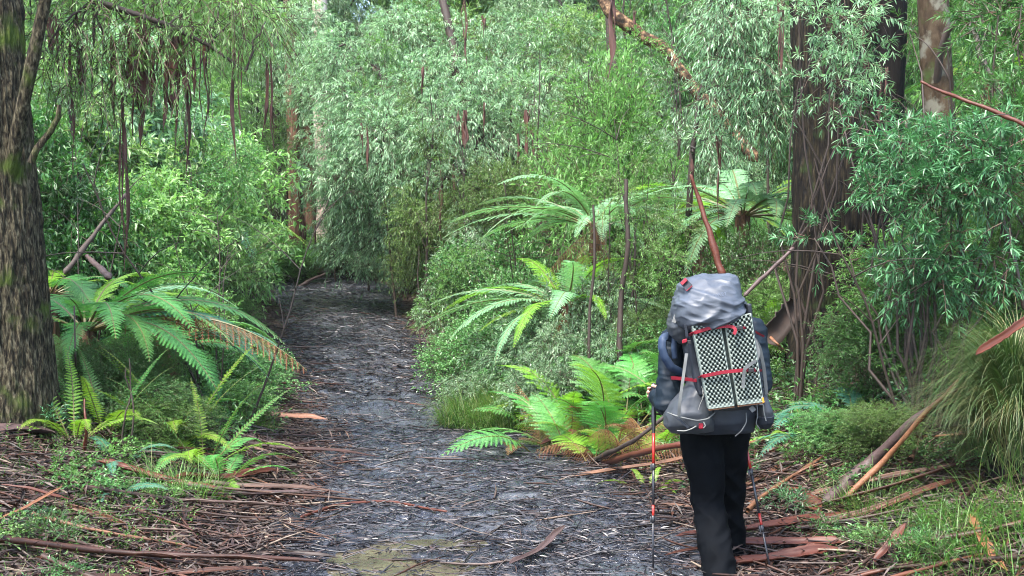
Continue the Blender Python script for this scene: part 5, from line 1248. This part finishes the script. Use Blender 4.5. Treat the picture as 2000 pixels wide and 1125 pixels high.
# gathered cuff and hem
def jacket_disp(co): return fold(co, 9, 9, 26, .006, 3) + fold(co, 22, 22, 38, .003, 4)
jacket = fused(mb, 'jacket', M['jacket'], person, .007, 6, jacket_disp)
mb = MB()
for h, k_, a_, s_ in ((hL, kL, aL, -1), (hR, kR, aR, 1)):
    hem = a_ + (a_ - k_) * .02
    chain(mb, [[*(h + UP * .03), .112], [*((h + k_) / 2), .102], [*k_, .083], [*((k_ + a_) / 2), .080], [*hem, .074]])
capsule(mb, pel + UP * .02, pel - UP * .05, .155, .15, fl=.74); capsule(mb, hL + UP * .02, hR + UP * .02, .118, .118)
def pants_disp(co):
    c2 = co.copy(); c2[:, 2] = co[:, 2] + 1.1 * (co[:, 0] - 1.1); c3 = co.copy(); c3[:, 2] = co[:, 2] - .8 * (co[:, 0] - 1.1)
    return fold(c2, 5, 5, 9, .011, 7) + fold(c3, 9, 9, 19, .0065, 8) * (.5 + .8 * (co[:, 2] < .45))
trousers = fused(mb, 'trousers', M['pants'], person, .008, 6, pants_disp)
mb = MB()
for a_ in (aL, aR):
    gz = float(surf(a_[0], a_[1])); chain(mb, [[a_[0], a_[1] - .035, gz + .055, .05], [a_[0] + .005, a_[1] + .08, gz + .045, .044], [a_[0] + .01, a_[1] + .18, gz + .036, .038]]); capsule(mb, a_, [a_[0], a_[1] - .02, gz + .06], .055, .05)
fused(mb, 'boots', M['boot'], person, .007, 3)
mb = MB(); capsule(mb, hd + [0, -.03, .045], hd + [0, .005, .045], .104, .1); capsule(mb, hd + [0, -.035, -.02], neck + [0, -.02, -.03], .095, .10, fl=.8)
fused(mb, 'hood', M['hood'], person, .008, 5, lambda co: fold(co, 12, 12, 20, .005, 9))
mb = MB(); chain(mb, [[*(hd + [0, .03, .105]), .03], [*(hd + [0, .07, .08]), .02]]); fused(mb, 'hair', M['hair'], person, .005, 3)

# ------------------------------------------------------------------ ribbons, cords, lofts
def ribbon(mb, pts, w_, nr=(0, -1, 0), th=.0022, k=None, mat=0):
    """a webbing strap through pts, its flat side facing nr"""
    pts = np.array(pts, float); k = k or max(8, len(pts) * 6)
    s = np.concatenate([[0], np.cumsum(np.linalg.norm(np.diff(pts, axis=0), axis=1))]); t = np.linspace(0, s[-1], k)
    q = np.stack([np.interp(t, s, pts[:, i]) for i in range(3)], -1)
    for _ in range(2): q[1:-1] = (q[:-2] + 2 * q[1:-1] + q[2:]) / 4
    tn = nrm(np.gradient(q, axis=0)); N = np.broadcast_to(nrm(np.array(nr, float)), q.shape) if np.ndim(nr) == 1 else nrm(np.stack([np.interp(t, s, np.array(nr)[:, i]) for i in range(3)], -1))
    sd_ = nrm(np.cross(tn, N)); N = np.cross(sd_, tn)
    V = np.stack([q - sd_ * w_ / 2 + N * th, q + sd_ * w_ / 2 + N * th, q + sd_ * w_ / 2 - N * th, q - sd_ * w_ / 2 - N * th], 1)
    i = np.arange(k * 4).reshape(k, 4); F = np.stack([i[:-1], np.roll(i, -1, 1)[:-1], np.roll(i, -1, 1)[1:], i[1:]], -1).reshape(-1, 4)
    mb.add(V.reshape(-1, 3), np.concatenate([F, [[0, 3, 2, 1]], [[4 * k - 4, 4 * k - 3, 4 * k - 2, 4 * k - 1]]]), .5, mat)
def box(mb, c, ax, ay, az, mat=0, bev=.25):
    """a bevelled block; ax, ay, az are half extent vectors"""
    c, ax, ay, az = (np.array(v, float) for v in (c, ax, ay, az)); s = 1 - bev
    R = []
    for z, f in ((-1, s), (-s, 1), (s, 1), (1, s)):
        for x, y in ((-1, -s), (-s, -1), (s, -1), (1, -s), (1, s), (s, 1), (-s, 1), (-1, s)): R.append(c + ax * x * f + ay * y * f + az * z)
    i = np.arange(32).reshape(4, 8); F = np.stack([i[:-1], np.roll(i, -1, 1)[:-1], np.roll(i, -1, 1)[1:], i[1:]], -1).reshape(-1, 4)
    cap = lambda b: [[b + 0, b + 1, b + 2, b + 3], [b + 0, b + 3, b + 4, b + 7], [b + 7, b + 4, b + 5, b + 6]]
    mb.add(np.array(R), np.concatenate([F, cap(0), cap(24)]), .5, mat)
def cord(mb, pts, r, mat=0, sides=6):
    pts = np.array(pts, float); s = np.concatenate([[0], np.cumsum(np.linalg.norm(np.diff(pts, axis=0), axis=1))]); k = len(pts) * 7; t = np.linspace(0, s[-1], k)
    q = np.stack([np.interp(t, s, pts[:, i]) for i in range(3)], -1)
    for _ in range(5): q[1:-1] = (q[:-2] + 2 * q[1:-1] + q[2:]) / 4
    tubes(mb, q[None], np.full((1, k), r), sides, .5, mat)
def loft(rows, k=60, n=64, ex=3.0):
    """rows: left px,py, right px,py, front distance, back distance; cross-sections are rounded boxes"""
    rows = np.array(rows, float); s = np.linspace(0, len(rows) - 1, k)
    R = np.stack([np.interp(s, np.arange(len(rows)), rows[:, i]) for i in range(rows.shape[1])], -1)
    for _ in range(3): R[1:-1] = (R[:-2] + 2 * R[1:-1] + R[2:]) / 4
    a = np.arange(n) * 2 * np.pi / n; c = np.sign(np.cos(a)) * np.abs(np.cos(a)) ** (2 / ex); sn = np.sign(np.sin(a)) * np.abs(np.sin(a)) ** (2 / ex)
    V = []
    for r in R:
        Dm = (r[4] + r[5]) / 2; L_ = P(r[0], r[1], r[4] + .04); Rr = P(r[2], r[3], r[4] + .04); m = (L_ + Rr) / 2; m[1] = Dm; h = (Rr - L_) / 2; h[1] = 0
        V.append(m + np.outer(c, h) + np.outer(sn, [0, (r[5] - r[4]) / 2, 0]))
    V = np.array(V); mb = MB()
    for e in (0, -1):
        pass
    tops = []
    # close both ends with shrinking rings
    def ends(first, nxt):
        m = first.mean(0); d = (first - nxt).mean(0) * .5
        return [m + (first - m) * f + d * g_ for f, g_ in ((.92, .5), (.75, .8), (.45, 1.), (.02, 1.05))]
    A = ends(V[0], V[1])[::-1]; B = ends(V[-1], V[-2]); V = np.concatenate([np.array(A), V, np.array(B)])
    kk = len(V); i = np.arange(kk * n).reshape(kk, n); F = np.stack([i[:-1], np.roll(i, -1, 1)[:-1], np.roll(i, -1, 1)[1:], i[1:]], -1).reshape(-1, 4)
    mb.add(V.reshape(-1, 3), F); return mb
def vert_disp(o, f):
    me = o.data; n = len(me.vertices); co = np.zeros(n * 3, np.float32); no = np.zeros(n * 3, np.float32)
    me.vertices.foreach_get('co', co); me.vertices.foreach_get('normal', no); co = co.reshape(-1, 3).astype(float); no = no.reshape(-1, 3)
    me.vertices.foreach_set('co', (co + no * f(co)[:, None]).astype(np.float32).ravel()); me.update()

# ------------------------------------------------------------------ the backpack
pk = empty('backpack', P(1418, 845, 5.95)); O_ = np.array(pk.location)
tag(pk, 'large grey hiking backpack with red straps worn by the hiker', 'backpack')
def part(mb, name, mat, smooth=True, disp=None, parent=None):
    o = sub(mb, O_).build(name, mat, parent or pk, smooth)
    if disp: vert_disp(o, disp)
    return o
def cr(fx, fy, fz, amp, seed, sx=0.):     # creases; sx slants them
    def f(co):
        x = co[:, 0] + sx * co[:, 2]
        n = vn3(x * fx + 40, co[:, 1] * fy + 40, (co[:, 2] - sx * co[:, 0]) * fz + 40, seed)
        return amp * (np.abs(n * 2 - 1) ** .8 - .45)
    return f
def both(*fs): return lambda co: sum(f(co) for f in fs)
part(loft([(1338, 598, 1462, 590, 5.84, 6.06), (1336, 640, 1474, 630, 5.80, 6.08), (1342, 690, 1484, 685, 5.79, 6.08), (1348, 740, 1492, 735, 5.79, 6.08), (1350, 780, 1495, 775, 5.80, 6.08), (1354, 800, 1492, 795, 5.84, 6.06), (1360, 812, 1486, 806, 5.88, 6.04)], 90, 120), 'main_bag', M['pack'], disp=both(cr(9, 9, 22, .012, 3), cr(24, 24, 40, .004, 4)))
lid = part(loft([(1372, 538, 1428, 537, 5.80, 6.02), (1350, 545, 1443, 542, 5.74, 6.06), (1333, 562, 1453, 556, 5.70, 6.07), (1323, 592, 1459, 577, 5.65, 6.07), (1322, 616, 1462, 597, 5.635, 6.07), (1332, 637, 1465, 610, 5.63, 6.06), (1352, 650, 1464, 619, 5.65, 6.04)], 100, 140, 2.6), 'lid', M['lid'], disp=both(cr(6, 6, 15, .017, 13, .5), cr(13, 13, 40, .009, 14, -.35), lambda co: -.012 * np.exp(-((co[:, 2] - (.685 + .0 * co[:, 0] + .35 * np.abs(co[:, 0] + .02))) / .012) ** 2) * (co[:, 1] < -.1)))
part(loft([(1322, 590, 1352, 596, 5.86, 6.04), (1311, 612, 1354, 616, 5.82, 6.05), (1306, 640, 1352, 648, 5.82, 6.05), (1312, 658, 1350, 668, 5.84, 6.04), (1328, 672, 1350, 678, 5.88, 6.02)], 50, 50, 2.4), 'side_pocket', M['pack'], disp=both(cr(6, 6, 46, .007, 23, .5)))
hipl = part(loft([(1350, 742, 1376, 740, 5.82, 6.0), (1338, 765, 1384, 762, 5.78, 6.02), (1322, 788, 1392, 785, 5.76, 6.04), (1305, 812, 1398, 806, 5.75, 6.05), (1301, 834, 1400, 828, 5.76, 6.05), (1310, 846, 1398, 842, 5.8, 6.03)], 60, 80, 2.5), 'hip_pocket', M['pack'], disp=both(cr(16, 10, 12, .009, 33, -.4), cr(30, 20, 18, .004, 34, -.4)))
part(loft([(1478, 765, 1496, 762, 5.84, 6.0), (1480, 785, 1504, 782, 5.81, 6.0), (1480, 805, 1512, 802, 5.80, 6.0), (1480, 818, 1514, 815, 5.81, 5.99)], 40, 50, 2.4), 'hip_pocket', M['pack'], disp=cr(20, 10, 10, .007, 43))
part(loft([(1479, 815, 1515, 812, 5.80, 5.99), (1480, 828, 1513, 824, 5.81, 5.98), (1486, 837, 1505, 834, 5.84, 5.96)], 24, 40, 2.4), 'pocket_base', M['packdark'])
part(loft([(1352, 800, 1488, 794, 5.84, 6.08), (1350, 830, 1482, 824, 5.84, 6.1), (1352, 848, 1476, 844, 5.88, 6.06)], 30, 60, 2.6), 'hip_belt', M['packdark'], disp=cr(10, 10, 20, .008, 53))
part(loft([(1340, 652, 1354, 650, 5.76, 5.82), (1346, 700, 1362, 698, 5.76, 5.82), (1352, 740, 1372, 738, 5.755, 5.82), (1362, 770, 1378, 768, 5.76, 5.82)], 40, 30, 3), 'side_panel', M['packdark'])
part(loft([(1455, 595, 1466, 594, 5.72, 5.80), (1459, 625, 1469, 623, 5.73, 5.80), (1463, 650, 1474, 648, 5.74, 5.80), (1468, 700, 1480, 698, 5.755, 5.82), (1474, 745, 1488, 742, 5.755, 5.82)], 40, 30, 3), 'side_panel', M['packdark'])
# red and grey patch on the lid corner
mb = MB(); nL = np.array([-.35, -.85, .45])
ribbon(mb, [P(1334, 560, 5.735), P(1345, 549, 5.73)], .058, nL, .002); patch_ = part(mb, 'patch', M['packdark'], False)
mb = MB(); ribbon(mb, [P(1331, 555, 5.73), P(1341, 545, 5.725)], .018, nL, .003); ribbon(mb, [P(1340, 567, 5.722), P(1351, 557, 5.718)], .014, nL, .003); part(mb, 'stripe', M['redweb'], False, parent=patch_)
# straps
def strap(pts, w_, mat, nr=(0, -1, 0), name='strap'): mb = MB(); ribbon(mb, pts, w_, nr); return part(mb, name, M[mat], False)
Dm = 5.665
strap([P(1345, 655, 5.75), P(1356, 650, Dm - .008), P(1385, 641, Dm - .01), P(1415, 637, Dm - .01), P(1432, 638, Dm - .012), P(1438, 644, Dm - .02), P(1433, 653, Dm - .03)], .016, 'redweb')
strap([P(1452, 640, Dm - .008), P(1462, 640, 5.70), P(1470, 645, 5.74), P(1484, 653, 5.84), P(1492, 657, 5.95)], .011, 'redweb')
strap([P(1366, 737, 5.75), P(1372, 735, Dm - .006), P(1410, 727, Dm - .01), P(1450, 723, Dm - .01), P(1462, 722, Dm - .01)], .017, 'redweb')
strap([P(1472, 723, Dm - .006), P(1480, 723, 5.70), P(1487, 724, 5.78)], .014, 'redweb')
strap([P(1311, 738, 5.98), P(1335, 740, 5.86), P(1360, 743, 5.75)], .017, 'redweb')
strap([P(1341, 690, 5.72), P(1334, 740, 5.70), P(1327, 790, 5.70), P(1326, 812, 5.72)], .015, 'greyweb', (-.3, -1, 0))
strap([P(1322, 612, 5.80), P(1316, 630, 5.79)], .022, 'greyweb', (-.5, -1, 0))
strap([P(1466, 650, 5.72), P(1476, 668, 5.70), P(1482, 688, 5.69), P(1479, 702, 5.68), P(1465, 712, 5.655), P(1454, 720, 5.64), P(1452, 740, 5.64), P(1451, 758, 5.64)], .016, 'greyweb', (.2, -1, .1))
strap([P(1470, 655, 5.75), P(1484, 680, 5.78), P(1492, 720, 5.8), P(1497, 770, 5.82)], .02, 'greyweb', (.4, -1, 0))
strap([P(1339, 634, 5.70), P(1342, 660, 5.71), P(1347, 668, 5.74)], .014, 'packdark', (-.3, -1, 0))
for c_, w_ in (((1445, 640, Dm - .012), .016), ((1467, 723, Dm - .012), .014), ((1346, 668, 5.71), .01)):
    mb = MB(); box(mb, P(*c_), [w_, 0, 0], [0, .006, 0], [0, 0, .010]); part(mb, 'buckle', M['buckle'], False)
mb = MB(); box(mb, P(1337, 666, 5.70), [.012, 0, .004], [0, .006, 0], [0, 0, .009]); part(mb, 'buckle', M['redweb'], False)
for pts, r, mt in (([(1304, 806, 5.78), (1314, 810, 5.74), (1330, 815, 5.72), (1362, 822, 5.72), (1384, 818, 5.73), (1396, 806, 5.76)], .0042, 'greyweb'), ([(1372, 762, 5.72), (1374, 775, 5.71), (1368, 788, 5.71), (1364, 800, 5.71)], .002, 'cord'), ([(1370, 755, 5.73), (1376, 768, 5.715), (1371, 778, 5.715)], .002, 'cord'),
                   ([(1322, 841, 5.73), (1338, 842, 5.725), (1352, 837, 5.725), (1360, 832, 5.73)], .003, 'cord'), ([(1374, 824, 5.72), (1378, 832, 5.715), (1374, 836, 5.72)], .0028, 'cord'), ([(1457, 806, 5.75), (1458, 825, 5.74), (1448, 842, 5.74), (1436, 852, 5.76)], .003, 'greyweb'),
                   ([(1478, 790, 5.75), (1480, 812, 5.74), (1476, 828, 5.74), (1484, 838, 5.76)], .003, 'greyweb'), ([(1482, 790, 5.755), (1491, 790, 5.755), (1492, 806, 5.75), (1496, 822, 5.75)], .0035, 'cord')):
    mb = MB(); cord(mb, [P(*p) for p in pts], r); part(mb, 'cord', M[mt])
mb = MB(); ribbon(mb, [P(1466, 795, 5.73), P(1473, 803, 5.72)], .026, (.2, -1, 0), .004); part(mb, 'tag', M['greyweb'], False)
mb = MB(); box(mb, P(1369, 832, 5.735), [.011, 0, 0], [0, .006, 0], [0, 0, .014]); part(mb, 'zip_pull', M['redweb'], False, parent=hipl)
mb = MB(); ribbon(mb, [P(1312, 808, 5.76), P(1330, 822, 5.735), P(1345, 836, 5.735)], .012, (-.2, -1, 0)); part(mb, 'zip', M['packdark'], False, parent=hipl)
# shoulder strap loop at the left, padded
mb = MB(); ribbon(mb, [P(1314, 662, 6.0), P(1302, 656, 5.98), P(1294, 662, 5.96), P(1293, 680, 5.95), P(1300, 700, 5.95), P(1312, 718, 5.96), P(1335, 730, 6.0)], .042, (-.5, -1, 0), .007, 50); part(mb, 'shoulder_strap', M['hood'])
mb = MB(); ribbon(mb, [P(1318, 655, 5.97), P(1316, 680, 5.96), P(1318, 700, 5.97)], .028, (-.2, -1, 0), .006, 30); part(mb, 'shoulder_strap', M['hood'])
# faint lettering on the lid
def text_mesh(s, size, name, mat, M4, parent, ext=.0008):
    cu = bpy.data.curves.new(name, 'FONT'); cu.body = s; cu.size = size; cu.extrude = ext; cu.align_x = 'CENTER'; cu.align_y = 'CENTER'; cu.space_character = 1.15
    t = bpy.data.objects.new(name, cu); COL.objects.link(t)
    dg = bpy.context.evaluated_depsgraph_get(); me = bpy.data.meshes.new_from_object(t.evaluated_get(dg)); bpy.data.objects.remove(t)
    o = bpy.data.objects.new(name, me); COL.objects.link(o); me.materials.clear(); me.materials.append(mat); o.parent = parent; o.matrix_local = M4; return o
from mathutils.bvhtree import BVHTree
def snap(o, target, off=.0012):
    bv = BVHTree.FromPolygons([v.co.copy() for v in target.data.vertices], [tuple(p.vertices) for p in target.data.polygons])
    me = o.data; mw = o.matrix_local; inv = mw.inverted(); zs = [v.co.z for v in me.vertices]; zm = (min(zs) + max(zs)) / 2
    for v in me.vertices:
        p = mw @ Vector((v.co.x, v.co.y, 0)); h = bv.ray_cast(Vector((p.x, -2, p.z)), Vector((0, 1, 0)))
        if h[0] is not None: v.co = inv @ (h[0] + Vector((0, -(off if v.co.z > zm else -.0004), 0)))
M['logo'] = plain_mat('faded_dark_print', [(.09, .11, .15), (.12, .145, .19)], rough=.6)
lc = P(1402, 577, 5.66) - O_
logo = text_mesh('OSPREY', .024, 'lettering', M['logo'], Matrix.Translation(Vector(lc)) @ Matrix.Rotation(math.radians(14), 4, 'Y').inverted() @ Matrix.Rotation(math.pi / 2, 4, 'X'), lid)
snap(logo, lid)

# ------------------------------------------------------------------ the folded foam mat
c00, c10, c01, c11 = P(1352, 640, Dm), P(1469, 616, Dm), P(1384, 799, Dm + .015), P(1492, 785, Dm + .015)
mt_ = empty('sleeping_mat', P(1420, 715, 5.73)); tag(mt_, 'folded sage green egg crate foam mat strapped to the backpack', 'sleeping mat'); Om = np.array(mt_.location)
def slab(u0, u1, v0, v1, th=.045):
    """half of the mat: u across 0..1, v down 0..1"""
    nu, nv = 110, 330
    u, v = np.meshgrid(np.linspace(u0, u1, nu), np.linspace(v0, v1, nv))
    Pt = c00 + (c10 - c00) * u[..., None] + (c01 - c00) * v[..., None] + (c11 - c10 - c01 + c00) * (u * v)[..., None]
    Wm = .30; Hm = .44
    a = u * Wm / .0225; b = v * Hm / .028
    f = np.cos(2 * np.pi * a) * np.cos(2 * np.pi * b)
    fx = (u - u0) / (u1 - u0); rim = np.clip(np.minimum(fx, 1 - fx) / .07, 0, 1) * np.clip((1 - (v - v0) / (v1 - v0)) / .06, 0, 1)
    h = -.0 + np.where(f < 0, f, f * .35) * .0105 * rim
    edge = (1 - np.clip(np.minimum(fx, 1 - fx) / .05, 0, 1)) ** 2 * .006
    nrm_ = np.array([0, -1., .05])
    V = Pt + nrm_ * (h - edge)[..., None]
    i = np.arange(nu * nv).reshape(nv, nu); F = np.stack([i[:-1, :-1], i[1:, :-1], i[1:, 1:], i[:-1, 1:]], -1).reshape(-1, 4)
    fc = ((f < .02) & (rim > .8)); fq = fc[:-1, :-1].ravel()  # faces in the pits are coloured darker than the raised foam
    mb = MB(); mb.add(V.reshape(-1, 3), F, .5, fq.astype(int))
    # sides and back
    ringi = np.concatenate([i[0, :], i[1:, -1], i[-1, -2::-1], i[-2:0:-1, 0]]); Rv = V.reshape(-1, 3)[ringi]; Bk = Rv + np.array([0, th, 0]); m = len(ringi); j = np.arange(m)
    mb.add(np.concatenate([Rv, Bk]), np.stack([j, (j + 1) % m, (j + 1) % m + m, j + m], -1), .5, 0)
    cen = Bk.mean(0)[None]; mb.add(np.concatenate([Bk, cen]), np.stack([j, (j + 1) % m, np.full(m, m)], -1), .5, 0)
    return mb
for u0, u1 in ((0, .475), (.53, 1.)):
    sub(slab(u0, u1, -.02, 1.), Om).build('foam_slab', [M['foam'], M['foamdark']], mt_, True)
mb = MB()
for u0, u1 in ((0.01, .47), (.535, .99)):
    a_ = c01 + (c11 - c01) * u0; b_ = c01 + (c11 - c01) * u1
    ribbon(mb, [a_ + [0, .022, -.006], b_ + [0, .022, -.006]], .034, (0, 0, -1), .003)
sub(mb, Om).build('underside', M['foamrust'], mt_)
mb = MB(); a_ = c00 + (c10 - c00) * .5; b_ = c01 + (c11 - c01) * .5; ribbon(mb, [a_ + [0, .02, .04], b_ + [0, .02, .004]], .03, (0, -1, 0), .004); sub(mb, Om).build('hinge', M['foamdark'], mt_)
M['orange'] = plain_mat('orange_tab', [(.7, .3, .03), (.8, .38, .05)], rough=.5)
mb = MB(); ribbon(mb, [P(1489, 777, 5.68), P(1491, 786, 5.685)], .010, (.2, -1, 0), .003); sub(mb, Om).build('pull_tab', M['orange'], mt_)

# ------------------------------------------------------------------ trekking poles
def trek(top, bot, zs, label):
    """zs: heights where the sections change: grip end, red end, black end, red end"""
    top = np.array(top); bot = np.array(bot); ax = nrm(top - bot); o = empty('trekking_pole', bot); tag(o, label, 'trekking pole', 'trekking poles')
    at = lambda z: top + (bot - top) * ((top[2] - z) / (top[2] - bot[2]))
    def seg(z0, z1, r0, r1, name, mat):
        mb = MB(); a = at(z0); b = at(z1); tubes(mb, np.array([a + ax * .001, a, a * .5 + b * .5, b, b - ax * .001])[None], np.array([[r0 * .2, r0, (r0 + r1) / 2, r1, r1 * .2]]), 14)
        return sub(mb, bot).build(name, M[mat], o, True)
    mb = MB(); hs = np.linspace(0, 1, 26); gl_ = np.linalg.norm(at(zs[0]) - top)
    q = top + (at(zs[0]) - top) * hs[:, None]; r = .0135 + .003 * np.cos(hs * 9) + .0012 * np.cos(hs * 75) - .003 * hs; r[0] = .006; r[-1] = .009
    tubes(mb, q[None], r[None], 14); grip = sub(mb, bot).build('grip', M['buckle'], o, True)
    mb = MB(); ribbon(mb, [top - ax * .01, top + [-.02, .02, -.04], top + [-.01, .03, -.1], top - ax * .09], .014, (-1, .3, 0)); sub(mb, bot).build('wrist_loop', M['packdark'], grip)
    s1 = seg(zs[0], zs[1], .0085, .0085, 'upper_section', 'polered'); seg(zs[1], zs[2], .0075, .0075, 'middle_section', 'poleblack'); s2 = seg(zs[2], zs[3], .0074, .0074, 'middle_section', 'polered'); seg(zs[3], bot[2] + .05, .0062, .0058, 'lower_section', 'poleblack')
    for z in (zs[1], zs[3]):
        mb = MB(); c = at(z); tubes(mb, np.array([c + ax * .02, c + ax * .017, c - ax * .014, c - ax * .018])[None], np.array([[.007, .0115, .0115, .007]]), 12); box(mb, c + [-.013, -.004, 0], [.005, 0, 0], [0, .006, 0], ax * .016); sub(mb, bot).build('lever_lock', M['buckle'], s1 if z == zs[1] else s2, True)
    tip = seg(bot[2] + .05, bot[2] + .004, .005, .0025, 'tip', 'metal')
    mb = MB(); c = at(bot[2] + .06); tubes(mb, np.array([c + ax * .004, c + ax * .003, c - ax * .003, c - ax * .004])[None], np.array([[.006, .024, .024, .006]]), 20); sub(mb, bot).build('basket', M['buckle'], tip, True)
    return o
def zs_for(top, bot, ys):
    out = []
    for y in ys:
        lo, hi = 0., 1.
        for _ in range(40):
            m = (lo + hi) / 2; p = top + (bot - top) * m; d = p[1]; yy = 562.5 - FPX * ((p[2] - CAMZ) * cp + d * sp) / (d * cp - (p[2] - CAMZ) * sp)
            if yy < y: lo = m
            else: hi = m
        out.append(float((top + (bot - top) * lo)[2]))
    return out
trek(pLt, pLb, zs_for(pLt, pLb, [846, 912, 986, 1014]), "red and black trekking pole in the hiker's left hand")
trek(pRt, pRb, zs_for(pRt, pRb, [868, 922, 1003, 1032]), "red and black trekking pole to the right of the trousers")

# ------------------------------------------------------------------ the damp air between the trees
zlo = float(min(T(GX, GY).min(), -.3)) - 1.0
hz = MB(); x0, x1, y0, y1, z0, z1 = -95, 95, -16, 115, zlo, 45
hz.add([[x0, y0, z0], [x1, y0, z0], [x1, y1, z0], [x0, y1, z0], [x0, y0, z1], [x1, y0, z1], [x1, y1, z1], [x0, y1, z1]], [[0, 3, 2, 1], [4, 5, 6, 7], [0, 1, 5, 4], [1, 2, 6, 5], [2, 3, 7, 6], [3, 0, 4, 7]])
mh, nt, out = new_mat('damp_air'); pv = nt.nodes.new("ShaderNodeVolumePrincipled"); pv.inputs["Density"].default_value = .0003; pv.inputs["Color"].default_value = (.86, .97, .88, 1); pv.inputs["Anisotropy"].default_value = .2
nt.links.new(pv.outputs[0], out.inputs["Volume"])
haze = hz.build('haze', mh); tag(haze, 'thin pale damp air between the trees', 'haze', kind='stuff')
SC.cycles.volume_bounces = 1
